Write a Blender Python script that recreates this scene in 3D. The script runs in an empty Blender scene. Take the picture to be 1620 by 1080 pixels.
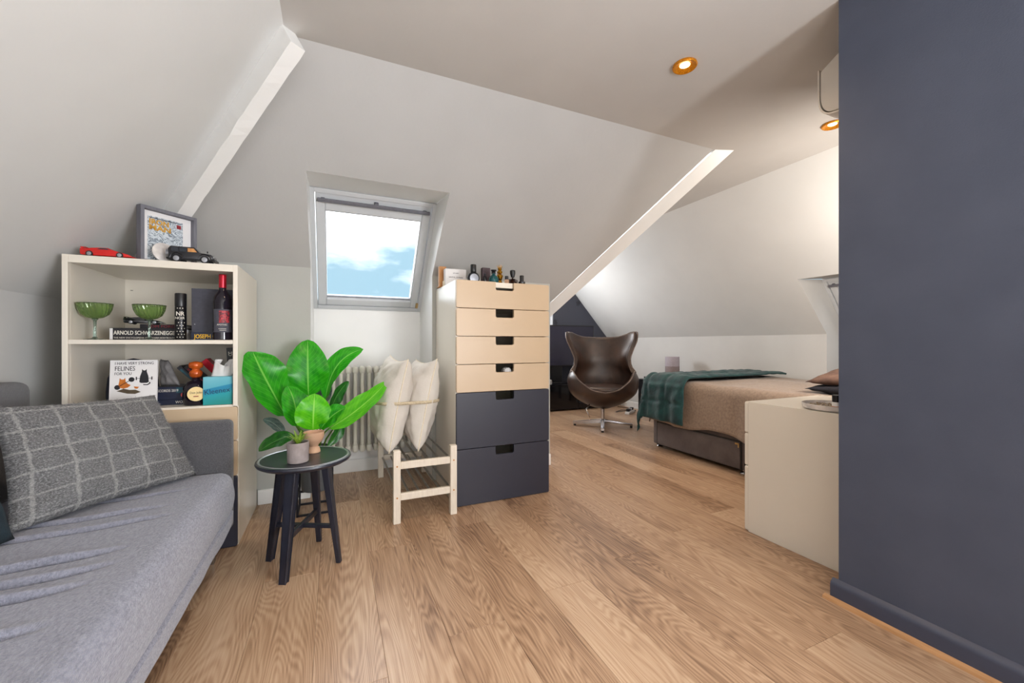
import bpy, bmesh, math, random
from mathutils import Vector, Matrix, noise as mnoise
random.seed(7)
C = bpy.context.scene.collection
PI = math.pi
V = Vector

# ------------------------------------------------------------------ camera, world, lights, exposure
cam_d = bpy.data.cameras.new('camera'); cam = bpy.data.objects.new('camera', cam_d); C.objects.link(cam)
cam.location = (0, 0, 0.92)
cam.rotation_euler = (PI/2, 0, -math.atan2(0.402, 0.9157))
cam_d.sensor_width = 36; cam_d.lens = 36*640/1620; cam_d.shift_y = 3/1620
cam_d.clip_start = 0.02
S = bpy.context.scene
S.camera = cam
S.view_settings.view_transform = 'Standard'; S.view_settings.look = 'None'
S.view_settings.gamma = 1; S.view_settings.use_curve_mapping = False
S.view_settings.exposure = 0.0

W = bpy.data.worlds.new('sky'); S.world = W; W.use_nodes = True
wn = W.node_tree; wn.nodes.clear()
def wnode(t, **k):
    n = wn.nodes.new(t)
    for a, b in k.items(): setattr(n, a, b)
    return n
tc = wnode('ShaderNodeTexCoord'); mp = wnode('ShaderNodeMapping')
mp.inputs['Scale'].default_value = (1.0, 1.0, 2.6); mp.inputs['Location'].default_value = (0.2, 1.7, 2.1)
nz = wnode('ShaderNodeTexNoise'); nz.inputs['Scale'].default_value = 2.3; nz.inputs['Detail'].default_value = 7; nz.inputs['Roughness'].default_value = .52
rp = wnode('ShaderNodeValToRGB')
rp.color_ramp.elements[0].position = .47; rp.color_ramp.elements[0].color = (.20, .315, .385, 1)
rp.color_ramp.elements[1].position = .64; rp.color_ramp.elements[1].color = (.90, .93, .96, 1)
bg = wnode('ShaderNodeBackground'); bg.inputs['Strength'].default_value = 2.5
wo = wnode('ShaderNodeOutputWorld')
wn.links.new(tc.outputs['Generated'], mp.inputs['Vector']); wn.links.new(mp.outputs['Vector'], nz.inputs['Vector'])
sx = wnode('ShaderNodeSeparateXYZ'); wn.links.new(tc.outputs['Generated'], sx.inputs[0])
el = wnode('ShaderNodeMath', operation='MULTIPLY_ADD'); el.use_clamp = False; el.inputs[1].default_value = 2.4; el.inputs[2].default_value = -.46
wn.links.new(sx.outputs['Z'], el.inputs[0]); cl = wnode('ShaderNodeClamp'); cl.inputs["Min"].default_value = -.13; cl.inputs['Max'].default_value = .22
wn.links.new(el.outputs[0], cl.inputs['Value']); ad = wnode('ShaderNodeMath', operation='ADD')
wn.links.new(nz.outputs['Fac'], ad.inputs[0]); wn.links.new(cl.outputs[0], ad.inputs[1]); wn.links.new(ad.outputs[0], rp.inputs['Fac']); wn.links.new(rp.outputs['Color'], bg.inputs['Color'])
wn.links.new(bg.outputs['Background'], wo.inputs['Surface'])

def light(name, kind, loc, direction, energy, color=(1, 1, 1), **k):
    d = bpy.data.lights.new(name, kind); d.energy = energy; d.color = color
    for a, b in k.items(): setattr(d, a, b)
    o = bpy.data.objects.new(name, d); C.objects.link(o); o.location = loc
    o.rotation_euler = V(direction).to_track_quat('-Z', 'Y').to_euler()
    return o
# soft overcast sun that falls through the roof window
light('overcast_sun', 'SUN', (0, 6, 6), (0.03, -0.80, -0.62), 5.0, (0.92, 0.96, 1.0), angle=math.radians(70))
# added area fills behind the camera, rear and right; no windows stand there
light('rear_fill_light', 'AREA', (0.3, -2.4, 1.2), (0.05, 1, -0.10), 24, (0.97, 0.98, 1.0), shape='RECTANGLE', size=2.4, size_y=1.6)
light('side_fill_light', 'AREA', (1.60, -1.15, 1.15), (-1, 0.16, 0.32), 205, (0.95, 0.97, 1.0), shape='RECTANGLE', size=1.5, size_y=1.3)
# unseen upward fill behind the camera, added to lift the ceiling
light('ceiling_fill_light', 'AREA', (0.55, -0.75, 1.3), (0.12, 0.35, 1), 12, (1.0, 0.97, 0.94), shape='DISK', size=.5)
# fill added out of sight behind the dark wall, and the far gable window
light('wing_fill_light', 'AREA', (2.62, 0.93, 1.38), (.50, .85, .06), 22, (1.0, 0.90, 0.80), shape='DISK', size=.35)
light('gable_window_light', 'AREA', (2.25, 5.0, 1.35), (0.55, -1, 0.05), 34, (0.95, 0.97, 1.0), shape='RECTANGLE', size=.7, size_y=.6)
WARM = (1.0, 0.74, 0.50)
DOWN = [(1.418, 1.33), (2.56, 1.356), (0.28, 1.33), (2.42, 3.1), (2.55, 4.4), (0.5, -0.6), (1.35, -0.6)]
for i, (x, y) in enumerate(DOWN):
    light('downlight_lamp', 'SPOT', (x, y, 2.125), (0, 0, -1), 16 if i < 5 else 5, WARM, spot_size=math.radians(150), spot_blend=.8, shadow_soft_size=.035)

# ------------------------------------------------------------------ helpers
def lin(c): return tuple(((v/255)/12.92 if v/255 <= .04045 else (((v/255)+.055)/1.055)**2.4) for v in c)
def mat(name, rgb, rough=.5, metal=0, var=None, vscale=20, bump=0, bscale=200, spec=.5, stretch=(1, 1, 1), trans=0, emit=None, estr=0, sheen=0, coat=0, alpha=1, subs=0):
    m = bpy.data.materials.new(name); m.use_nodes = True
    t = m.node_tree; p = t.nodes['Principled BSDF']
    c = (*lin(rgb), 1)
    p.inputs['Base Color'].default_value = c
    p.inputs['Roughness'].default_value = rough; p.inputs['Metallic'].default_value = metal
    p.inputs['Specular IOR Level'].default_value = spec
    p.inputs['Transmission Weight'].default_value = trans
    p.inputs['Sheen Weight'].default_value = sheen; p.inputs['Coat Weight'].default_value = coat
    p.inputs['Alpha'].default_value = alpha
    if emit: p.inputs['Emission Color'].default_value = (*lin(emit), 1); p.inputs['Emission Strength'].default_value = estr
    if var or bump:
        tc = t.nodes.new('ShaderNodeTexCoord'); mp = t.nodes.new('ShaderNodeMapping'); mp.inputs['Scale'].default_value = stretch
        t.links.new(tc.outputs['Object'], mp.inputs['Vector'])
        if var:
            n = t.nodes.new('ShaderNodeTexNoise'); n.inputs['Scale'].default_value = vscale; n.inputs['Detail'].default_value = 5
            r = t.nodes.new('ShaderNodeValToRGB'); r.color_ramp.elements[0].position = .32; r.color_ramp.elements[1].position = .68
            r.color_ramp.elements[0].color = (*lin(var), 1); r.color_ramp.elements[1].color = c
            t.links.new(mp.outputs['Vector'], n.inputs['Vector']); t.links.new(n.outputs['Fac'], r.inputs['Fac'])
            t.links.new(r.outputs['Color'], p.inputs['Base Color'])
        if bump:
            n2 = t.nodes.new('ShaderNodeTexNoise'); n2.inputs['Scale'].default_value = bscale; n2.inputs['Detail'].default_value = 3
            b = t.nodes.new('ShaderNodeBump'); b.inputs['Strength'].default_value = bump; b.inputs['Distance'].default_value = .01
            t.links.new(mp.outputs['Vector'], n2.inputs['Vector']); t.links.new(n2.outputs['Fac'], b.inputs['Height'])
            t.links.new(b.outputs['Normal'], p.inputs['Normal'])
    return m

class MB:
    """collects shapes, builds ONE mesh object"""
    def __init__(s): s.bm = bmesh.new(); s.uv = None
    def _merge(s, b, mx=None):
        if mx is not None: bmesh.ops.transform(b, matrix=mx, verts=b.verts)
        me = bpy.data.meshes.new('tmp'); b.to_mesh(me); b.free(); s.bm.from_mesh(me); bpy.data.meshes.remove(me)
        return s
    def box(s, x0, x1, y0, y1, z0, z1, bev=0, seg=2, mx=None):
        b = bmesh.new(); bmesh.ops.create_cube(b, size=1)
        bmesh.ops.transform(b, matrix=Matrix.Translation(((x0+x1)/2, (y0+y1)/2, (z0+z1)/2)) @ Matrix.Diagonal((abs(x1-x0), abs(y1-y0), abs(z1-z0), 1)), verts=b.verts)
        if bev: bmesh.ops.bevel(b, geom=b.edges[:], offset=bev, segments=seg, profile=.5, affect='EDGES')
        return s._merge(b, mx)
    def bar(s, p, q, w, h=None, bev=0):
        p, q = V(p), V(q); h = h or w; L = (q-p).length
        R = (q-p).to_track_quat('Z', 'X').to_matrix().to_4x4()
        return s.box(-w/2, w/2, -h/2, h/2, 0, L, bev, mx=Matrix.Translation(p) @ R)
    def tube(s, pts, r, n=10, cap=True, closed=False):
        pts = [V(p) for p in pts]; b = bmesh.new(); rings = []; N = len(pts)
        up = None
        for i, p in enumerate(pts):
            if closed: d = pts[(i+1) % N]-pts[i-1]
            else: d = pts[min(i+1, N-1)]-pts[max(i-1, 0)]
            d.normalize()
            if up is None: up = V((0, 0, 1)) if abs(d.z) < .9 else V((1, 0, 0))
            sx = d.cross(up).normalized(); up = sx.cross(d).normalized()
            rr = r[i] if isinstance(r, (list, tuple)) else r
            rings.append([b.verts.new(p + rr*(math.cos(2*PI*k/n)*sx + math.sin(2*PI*k/n)*up)) for k in range(n)])
        for i in range(N if closed else N-1):
            A, B = rings[i], rings[(i+1) % N]
            for k in range(n): b.faces.new((A[k], A[(k+1) % n], B[(k+1) % n], B[k]))
        if cap and not closed: b.faces.new(rings[0][::-1]); b.faces.new(rings[-1])
        bmesh.ops.recalc_face_normals(b, faces=b.faces)
        return s._merge(b)
    def lathe(s, prof, c=(0, 0, 0), n=32, mx=None, sx=1, sy=1):
        b = bmesh.new(); rings = []
        for r, z in prof:
            if r < 1e-6: rings.append([b.verts.new((0, 0, z))])
            else: rings.append([b.verts.new((r*sx*math.cos(2*PI*k/n), r*sy*math.sin(2*PI*k/n), z)) for k in range(n)])
        for A, B in zip(rings, rings[1:]):
            for k in range(n):
                k2 = (k+1) % n
                if len(A) == 1 and len(B) == 1: continue
                if len(A) == 1: b.faces.new((A[0], B[k2], B[k]))
                elif len(B) == 1: b.faces.new((A[k], A[k2], B[0]))
                else: b.faces.new((A[k], A[k2], B[k2], B[k]))
        bmesh.ops.recalc_face_normals(b, faces=b.faces)
        M = Matrix.Translation(c)
        return s._merge(b, M if mx is None else mx @ M)
    def prism(s, poly, t, mx=None, bev=0, seg=2):
        """polygon in local XZ (y=0) extruded to y=t"""
        b = bmesh.new(); f = b.faces.new([b.verts.new((x, 0, z)) for x, z in poly])
        e = bmesh.ops.extrude_face_region(b, geom=[f]); vs = [g for g in e['geom'] if isinstance(g, bmesh.types.BMVert)]
        bmesh.ops.translate(b, verts=vs, vec=(0, t, 0)); bmesh.ops.recalc_face_normals(b, faces=b.faces)
        if bev: bmesh.ops.bevel(b, geom=b.edges[:], offset=bev, segments=seg, profile=.5, affect='EDGES')
        return s._merge(b, mx)
    def polys(s, *ps):
        for p in ps:
            s.bm.faces.new([s.bm.verts.new(q) for q in p])
        return s
    def grid(s, f, nu, nv, wrap=False):
        """surface f(u,v)->(x,y,z), with uvs"""
        b = s.bm; L = b.loops.layers.uv.verify()
        g = [[b.verts.new(f(i/nu, j/nv)) for j in range(nv+1)] for i in range(nu+1)]
        for i in range(nu):
            for j in range(nv):
                fa = b.faces.new((g[i][j], g[i+1][j], g[i+1][j+1], g[i][j+1]))
                for l, (a, c) in zip(fa.loops, ((i, j), (i+1, j), (i+1, j+1), (i, j+1))): l[L].uv = (a/nu, c/nv)
        return s
    def weld(s, d=1e-4): bmesh.ops.remove_doubles(s.bm, verts=s.bm.verts, dist=d); return s
    def build(s, name, m, parent=None, smooth=False, solid=0, sub=0, off=0, loc=None, kind=None):
        me = bpy.data.meshes.new(name); s.bm.normal_update(); s.bm.to_mesh(me); s.bm.free()
        if smooth:
            for p in me.polygons: p.use_smooth = True
            if smooth != 'all': me.set_sharp_from_angle(angle=math.radians(40))
        o = bpy.data.objects.new(name, me); C.objects.link(o)
        me.materials.append(m)
        if solid:
            k = o.modifiers.new('thickness', 'SOLIDIFY'); k.thickness = solid; k.offset = off
        if sub:
            k = o.modifiers.new('smooth', 'SUBSURF'); k.levels = sub; k.render_levels = sub
        if parent: o.parent = parent
        if loc: o.location = loc
        if kind: o['kind'] = kind
        return o
def tag(o, label, cat, group=None, kind=None):
    o['label'] = label; o['category'] = cat
    if group: o['group'] = group
    if kind: o['kind'] = kind
    return o
def thing(name, label, cat, loc=(0, 0, 0), rz=0, group=None):
    o = bpy.data.objects.new(name, None); C.objects.link(o); o.empty_display_size = .05
    o.location = loc; o.rotation_euler = (0, 0, rz)
    return tag(o, label, cat, group)
def struct(name, mb, m, parent=None, **k):
    o = mb.build(name, m, parent, **k)
    if not parent: o['kind'] = 'structure'
    return o
def text(name, body, size, m, parent, mx, align='LEFT', ext=.0004, sx=1.0, bold=0, fit=None):
    cu = bpy.data.curves.new('lettering', 'FONT'); cu.body = body; cu.size = size; cu.extrude = ext; cu.align_x = align
    cu.offset = bold; cu.resolution_u = 3
    o = bpy.data.objects.new('lettering_source', cu); C.objects.link(o)
    dg = bpy.context.evaluated_depsgraph_get(); me = bpy.data.meshes.new_from_object(o.evaluated_get(dg))
    bpy.data.objects.remove(o); bpy.data.curves.remove(cu)
    if fit: sx = fit/max(v.co.x for v in me.vertices)
    me.transform(mx @ Matrix.Diagonal((sx, 1, 1, 1))); me.materials.clear(); me.materials.append(m)
    q = bpy.data.objects.new(name, me); C.objects.link(q); q.parent = parent
    return q
RX90 = Matrix.Rotation(PI/2, 4, 'X')
def T(x, y, z): return Matrix.Translation((x, y, z))
def Rz(a): return Matrix.Rotation(a, 4, 'Z')
def Rx(a): return Matrix.Rotation(a, 4, 'X')
def Ry(a): return Matrix.Rotation(a, 4, 'Y')
def rrect(x0, x1, z0, z1, r, n=4):
    pts = []
    for cx, cz, a0 in ((x1-r, z1-r, 0), (x0+r, z1-r, 90), (x0+r, z0+r, 180), (x1-r, z0+r, 270)):
        for k in range(n+1):
            a = math.radians(a0+90*k/n); pts.append((cx+r*math.cos(a), cz+r*math.sin(a)))
    return pts
def interp(tab, x):
    """monotone cubic through the table points"""
    if x <= tab[0][0]: return tab[0][1]
    if x >= tab[-1][0]: return tab[-1][1]
    n = len(tab); d = [(tab[k+1][1]-tab[k][1])/(tab[k+1][0]-tab[k][0]) for k in range(n-1)]
    m = [d[0]]+[0 if d[k-1]*d[k] <= 0 else 2*d[k-1]*d[k]/(d[k-1]+d[k]) for k in range(1, n-1)]+[d[-1]]
    for k in range(n-1):
        if x <= tab[k+1][0]:
            h = tab[k+1][0]-tab[k][0]; t = (x-tab[k][0])/h
            return (2*t**3-3*t*t+1)*tab[k][1]+(t**3-2*t*t+t)*h*m[k]+(3*t*t-2*t**3)*tab[k+1][1]+(t**3-t*t)*h*m[k+1]

# ------------------------------------------------------------------ materials
M = {}
M['wall'] = mat('wall_paint', (204, 204, 202), .85, var=(198, 198, 197), vscale=3, bump=.05, bscale=60)
M['slope_shaded'] = mat('shaded_slope_paint', (184, 183, 181), .85, var=(179, 178, 176), vscale=2.5, bump=.05, bscale=50)  # backlit shade put into the colour: darker than the other slopes
M['ceil'] = mat('ceiling_paint', (198, 195, 191), .85, var=(193, 190, 186), vscale=3, bump=.04, bscale=60)
M['slope'] = mat('slope_paint', (216, 216, 214), .85, var=(211, 211, 209), vscale=2.5, bump=.05, bscale=50)
M['dark_wall'] = mat('dark_wall_paint', (77, 83, 99), .55, var=(72, 78, 94), vscale=6, bump=.12, bscale=240, spec=.3)
M['dark_base'] = mat('dark_gloss_paint', (62, 67, 84), .38, bump=.04, bscale=50)
M['white_gloss'] = mat('white_gloss_paint', (238, 238, 236), .35, var=(234, 234, 232), vscale=5)
M['frame_paint'] = mat('window_frame_paint', (208, 211, 214), .3, var=(202, 205, 208), vscale=6)
M['white_lac'] = mat('white_lacquer', (222, 215, 202), .28, var=(219, 212, 199), vscale=4)
M['white_front'] = mat('white_drawer_front', (194, 171, 142), .38, var=(191, 168, 139), vscale=4)
M['dark_front'] = mat('charcoal_drawer_front', (46, 47, 59), .42, var=(40, 41, 53), vscale=350, bump=.05, bscale=400)
M['black'] = mat('black_plastic', (20, 20, 24), .35, var=(16, 16, 20), vscale=20)
M['black_wood'] = mat('black_stained_wood', (38, 40, 52), .32, var=(28, 30, 40), vscale=14, stretch=(6, 6, .7), bump=.04, bscale=60)
M['black_gloss'] = mat('black_gloss', (14, 15, 22), .08, var=(12, 13, 19), vscale=4)
M['chrome'] = mat('chrome', (205, 205, 208), .15, 1, var=(185, 185, 190), vscale=8)
M['steel'] = mat('brushed_steel', (190, 186, 180), .3, 1, var=(160, 158, 154), vscale=30)
M['dark_metal'] = mat('dark_metal', (40, 40, 46), .4, .6, var=(30, 30, 36), vscale=30)
M['rad'] = mat('radiator_enamel', (228, 226, 216), .3, var=(222, 220, 210), vscale=6)
M['rack'] = mat('white_painted_wood', (224, 214, 198), .45, var=(214, 203, 186), vscale=30, stretch=(4, 4, .6))
M['mattress'] = mat('sofa_weave', (140, 142, 156), .95, var=(110, 112, 126), vscale=190, bump=.5, bscale=420, stretch=(1, .35, 1), sheen=.3)
M['sofa_dark'] = mat('sofa_frame_weave', (92, 92, 96), .95, var=(66, 66, 70), vscale=260, bump=.4, bscale=500, sheen=.2)
M['teal_cushion'] = mat('dark_teal_fabric', (22, 44, 54), .9, var=(14, 30, 40), vscale=30, bump=.2, bscale=250)
M['linen'] = mat('cream_cotton', (208, 202, 194), .9, var=(199, 193, 184), vscale=10, bump=.12, bscale=90)
M['piping'] = mat('cream_piping', (232, 222, 200), .8, var=(220, 208, 186), vscale=60)
M['strap'] = mat('woven_strap', (206, 192, 164), .8, var=(180, 164, 136), vscale=120)
M['leather'] = mat('dark_brown_leather', (70, 50, 40), .36, var=(48, 35, 30), vscale=8, bump=.12, bscale=130, spec=.6)
M['velvet'] = mat('teal_velvet', (5, 66, 66), .75, var=(2, 42, 48), vscale=16, bump=.25, bscale=45, sheen=.12)
M['duvet'] = mat('taupe_bedspread', (158, 138, 121), .95, var=(138, 119, 104), vscale=60, bump=.25, bscale=120, sheen=.2)
M['divan'] = mat('grey_divan_suede', (102, 92, 90), .85, var=(82, 73, 72), vscale=9, bump=.1, bscale=200, sheen=.2)
M['brown_cloth'] = mat('brown_pillow_cloth', (118, 90, 76), .8, var=(84, 62, 54), vscale=14, bump=.15, bscale=120)
M['char_cloth'] = mat('charcoal_pillow_cloth', (36, 36, 46), .85, var=(26, 26, 34), vscale=20, bump=.15, bscale=120)
M['grey_cloth'] = mat('grey_pouch_film', (122, 120, 120), .5, var=(98, 96, 97), vscale=25, bump=.3, bscale=60)
M['white_cloth'] = mat('white_cloth', (222, 220, 218), .85, var=(212, 210, 208), vscale=14)
M['concrete'] = mat('grey_concrete', (150, 140, 138), .8, var=(132, 122, 120), vscale=40, bump=.15, bscale=200)
M['terra'] = mat('pale_terracotta', (196, 158, 128), .7, var=(180, 142, 114), vscale=25, bump=.1, bscale=200)
M['soil'] = mat('potting_soil', (60, 46, 36), .95, var=(34, 26, 20), vscale=60, bump=.6, bscale=90)
M['pot_grey'] = mat('charcoal_planter', (78, 80, 82), .6, var=(70, 72, 74), vscale=20)
M['stem'] = mat('leaf_stem', (92, 140, 50), .5, var=(70, 116, 40), vscale=30)
M['red'] = mat('red_car_paint', (206, 24, 20), .2, var=(190, 16, 14), vscale=20, coat=.6)
M['black_paint'] = mat('black_car_paint', (20, 20, 30), .15, var=(14, 14, 22), vscale=20, coat=.6)
M['tyre'] = mat('tyre_rubber', (26, 25, 28), .8, var=(20, 19, 22), vscale=60)
M['glass_dark'] = mat('tinted_glass', (46, 52, 60), .05, var=(40, 46, 54), vscale=10)
M['silver'] = mat('silver_plastic', (170, 172, 178), .3, .6, var=(150, 152, 158), vscale=40)
M['frame_grey'] = mat('grey_frame_wood', (112, 112, 120), .55, var=(98, 98, 106), vscale=30, stretch=(3, 3, .4))
M['paper'] = mat('white_paper', (228, 226, 226), .8, var=(222, 220, 220), vscale=10)
M['ink'] = mat('black_ink', (28, 28, 34), .7, var=(22, 22, 28), vscale=60)
M['gold_ink'] = mat('gold_ink', (206, 156, 50), .5, var=(180, 128, 36), vscale=80)
M['yellow_ink'] = mat('yellow_ink', (244, 192, 30), .6, var=(236, 180, 20), vscale=60)
M['red_ink'] = mat('dark_red_ink', (150, 34, 44), .6, var=(120, 24, 34), vscale=140)
M['white_ink'] = mat('white_ink', (226, 222, 212), .6, var=(214, 208, 196), vscale=60)
M['navy_ink'] = mat('deep_teal_ink', (10, 60, 96), .6, var=(6, 48, 80), vscale=60)
M['orange'] = mat('orange_ink', (196, 112, 32), .7, var=(176, 94, 22), vscale=60)
M['olive'] = mat('olive_ink', (92, 78, 58), .7, var=(76, 64, 46), vscale=60)
M['book_black'] = mat('black_book_cloth', (30, 28, 34), .6, var=(22, 20, 26), vscale=50)
M['book_navy'] = mat('navy_book_cover', (28, 36, 62), .45, var=(20, 26, 48), vscale=40)
M['book_teal'] = mat('teal_book_cover', (24, 84, 96), .45, var=(16, 60, 80), vscale=40)
M['slate'] = mat('slate_box_board', (74, 74, 84), .7, var=(66, 66, 76), vscale=60)
M['tin'] = mat('black_tin', (18, 18, 22), .3, .2, var=(14, 14, 18), vscale=30)
M['wine'] = mat('wine_glass_dark', (26, 20, 32), .06, var=(20, 14, 26), vscale=6)
M['foil_red'] = mat('red_foil', (196, 30, 48), .28, .5, var=(160, 16, 36), vscale=30)
M['copper'] = mat('amber_resin', (206, 96, 30), .2, .2, var=(150, 62, 20), vscale=30)
M['cream_lab'] = mat('cream_label', (232, 208, 150), .6, var=(222, 194, 134), vscale=30)
M['tissue_blue'] = None
M['marble'] = mat('white_marble', (226, 220, 214), .25, var=(180, 174, 172), vscale=22)
M['wood_pale'] = mat('honey_wood', (196, 140, 80), .5, var=(168, 112, 58), vscale=16, stretch=(5, 5, .8))
M['wood_dark'] = mat('brown_wood', (110, 78, 50), .5, var=(84, 58, 36), vscale=20)
M['wax'] = mat('cream_wax', (232, 220, 196), .5, var=(224, 210, 184), vscale=30)
M['gold'] = mat('gold_metal', (226, 172, 62), .22, 1, var=(196, 140, 44), vscale=40)
M['teal_glass'] = mat('teal_glass', (20, 110, 116), .05, var=(10, 84, 92), vscale=20, trans=.5)
M['clear'] = mat('clear_glass', (220, 222, 226), .03, var=(200, 204, 210), vscale=20, trans=.85)
M['amber_glass'] = mat('dark_amber_glass', (60, 34, 26), .06, var=(44, 24, 18), vscale=20, trans=.3)
M['green_glass'] = mat('green_fluted_glass', (196, 222, 160), .04, var=(176, 208, 136), vscale=14, trans=.92)
M['stem_glass'] = mat('smoke_green_glass', (176, 196, 182), .04, var=(160, 182, 168), vscale=20, trans=.9)
M['bezel'] = mat('amber_reflector', (236, 160, 30), .42, .6, var=(190, 112, 12), vscale=160)
M['lamp'] = mat('lamp_face', (255, 236, 190), .5, emit=(255, 224, 160), estr=7, var=(255, 232, 180), vscale=20)
M['screen'] = mat('television_screen', (50, 50, 68), .18, var=(45, 45, 63), vscale=3)  # base colour raised to hold a purple-grey reflection
M['lav'] = mat('lavender_grey_fabric', (176, 168, 178), .8, var=(160, 152, 162), vscale=120)
M['lav2'] = mat('warm_grey_fabric', (148, 136, 138), .9, var=(130, 118, 120), vscale=160)
M['curtain'] = mat('white_voile', (226, 228, 232), .8, var=(212, 214, 218), vscale=20, emit=None)
M['beads'] = mat('mixed_beads', (150, 120, 70), .4, var=(40, 30, 24), vscale=160)
M['ac'] = mat('white_unit_plastic', (226, 218, 206), .35, var=(222, 214, 202), vscale=5)
M['brass'] = mat('brass_corner', (210, 180, 120), .3, 1, var=(190, 158, 100), vscale=30)
M['latch'] = mat('brass_latch', (196, 166, 116), .4, .5, var=(176, 146, 98), vscale=30)

def glass_pane():
    m = bpy.data.materials.new('window_glass'); m.use_nodes = True; t = m.node_tree; t.nodes.clear()
    o = t.nodes.new('ShaderNodeOutputMaterial'); mx = t.nodes.new('ShaderNodeMixShader')
    tr = t.nodes.new('ShaderNodeBsdfTransparent'); gl = t.nodes.new('ShaderNodeBsdfGlossy'); gl.inputs['Roughness'].default_value = .02
    fr = t.nodes.new('ShaderNodeFresnel'); fr.inputs['IOR'].default_value = 1.35
    t.links.new(fr.outputs['Fac'], mx.inputs['Fac']); t.links.new(tr.outputs[0], mx.inputs[1]); t.links.new(gl.outputs[0], mx.inputs[2]); t.links.new(mx.outputs[0], o.inputs['Surface'])
    return m
M['pane'] = glass_pane()

class NT:
    def __init__(s, name):
        s.m = bpy.data.materials.new(name); s.m.use_nodes = True; s.t = s.m.node_tree; s.p = s.t.nodes['Principled BSDF']
    def n(s, typ, **k):
        q = s.t.nodes.new(typ)
        for a, b in k.items():
            if a in q.inputs.keys(): q.inputs[a].default_value = b
            else: setattr(q, a, b)
        return q
    def l(s, a, b): s.t.links.new(a, b)
    def math(s, op, a, b=None, c=None):
        q = s.t.nodes.new('ShaderNodeMath'); q.operation = op
        for i, v in enumerate((a, b, c)):
            if v is None: continue
            if isinstance(v, (int, float)): q.inputs[i].default_value = v
            else: s.l(v, q.inputs[i])
        return q.outputs[0]
    def ramp(s, f, *st):
        q = s.t.nodes.new('ShaderNodeValToRGB'); e = q.color_ramp.elements
        while len(e) < len(st): e.new(.5)
        for el, (p, c) in zip(e, st): el.position = p; el.color = (*lin(c), 1) if isinstance(c, tuple) else (c, c, c, 1)
        s.l(f, q.inputs['Fac']); return q.outputs['Color']
    def bump(s, h, strength, dist=.01):
        b = s.n('ShaderNodeBump', Strength=strength, Distance=dist); s.l(h, b.inputs['Height']); s.l(b.outputs['Normal'], s.p.inputs['Normal'])

def oak():
    k = NT('oak_laminate')
    tc = k.n('ShaderNodeTexCoord'); oi = k.n('ShaderNodeObjectInfo')
    sc = k.n('ShaderNodeVectorMath', operation='SCALE'); sc.inputs[0].default_value = (37.0, 91.0, 53.0); k.l(oi.outputs['Random'], sc.inputs['Scale'])
    ad = k.n('ShaderNodeVectorMath', operation='ADD'); k.l(tc.outputs['Object'], ad.inputs[0]); k.l(sc.outputs[0], ad.inputs[1])
    m1 = k.n('ShaderNodeMapping'); m1.inputs['Scale'].default_value = (5.2, .75, 1); k.l(ad.outputs[0], m1.inputs['Vector'])
    n1 = k.n('ShaderNodeTexNoise', Scale=1.0, Detail=2.5, Roughness=.45, Distortion=.25); k.l(m1.outputs[0], n1.inputs['Vector'])
    rings = k.math('SINE', k.math('MULTIPLY', n1.outputs['Fac'], 330.0))
    r01 = k.math('MULTIPLY_ADD', rings, .5, .5)
    m2 = k.n('ShaderNodeMapping'); m2.inputs['Scale'].default_value = (160, 5, 1); k.l(ad.outputs[0], m2.inputs['Vector'])
    n2 = k.n('ShaderNodeTexNoise', Scale=1.0, Detail=4); k.l(m2.outputs[0], n2.inputs['Vector'])
    m3 = k.n('ShaderNodeMapping'); m3.inputs['Scale'].default_value = (3.0, .9, 1); k.l(ad.outputs[0], m3.inputs['Vector'])
    n3 = k.n('ShaderNodeTexNoise', Scale=1.3, Detail=3); k.l(m3.outputs[0], n3.inputs['Vector'])
    f = k.math('ADD', k.math('MULTIPLY', r01, .14), k.math('ADD', k.math('MULTIPLY', n2.outputs['Fac'], .50), k.math('MULTIPLY', n3.outputs['Fac'], .55)))
    f = k.math('ADD', f, k.math('MULTIPLY_ADD', oi.outputs['Random'], .14, -.07))
    col = k.ramp(f, (.36, (118, 89, 67)), (.54, (165, 132, 104)), (.68, (186, 155, 126)), (.92, (206, 180, 153)))
    k.l(col, k.p.inputs['Base Color']); k.p.inputs['Roughness'].default_value = .33; k.p.inputs['Specular IOR Level'].default_value = .5
    k.bump(f, .10, .004)
    return k.m
M['oak'] = oak()

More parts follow.
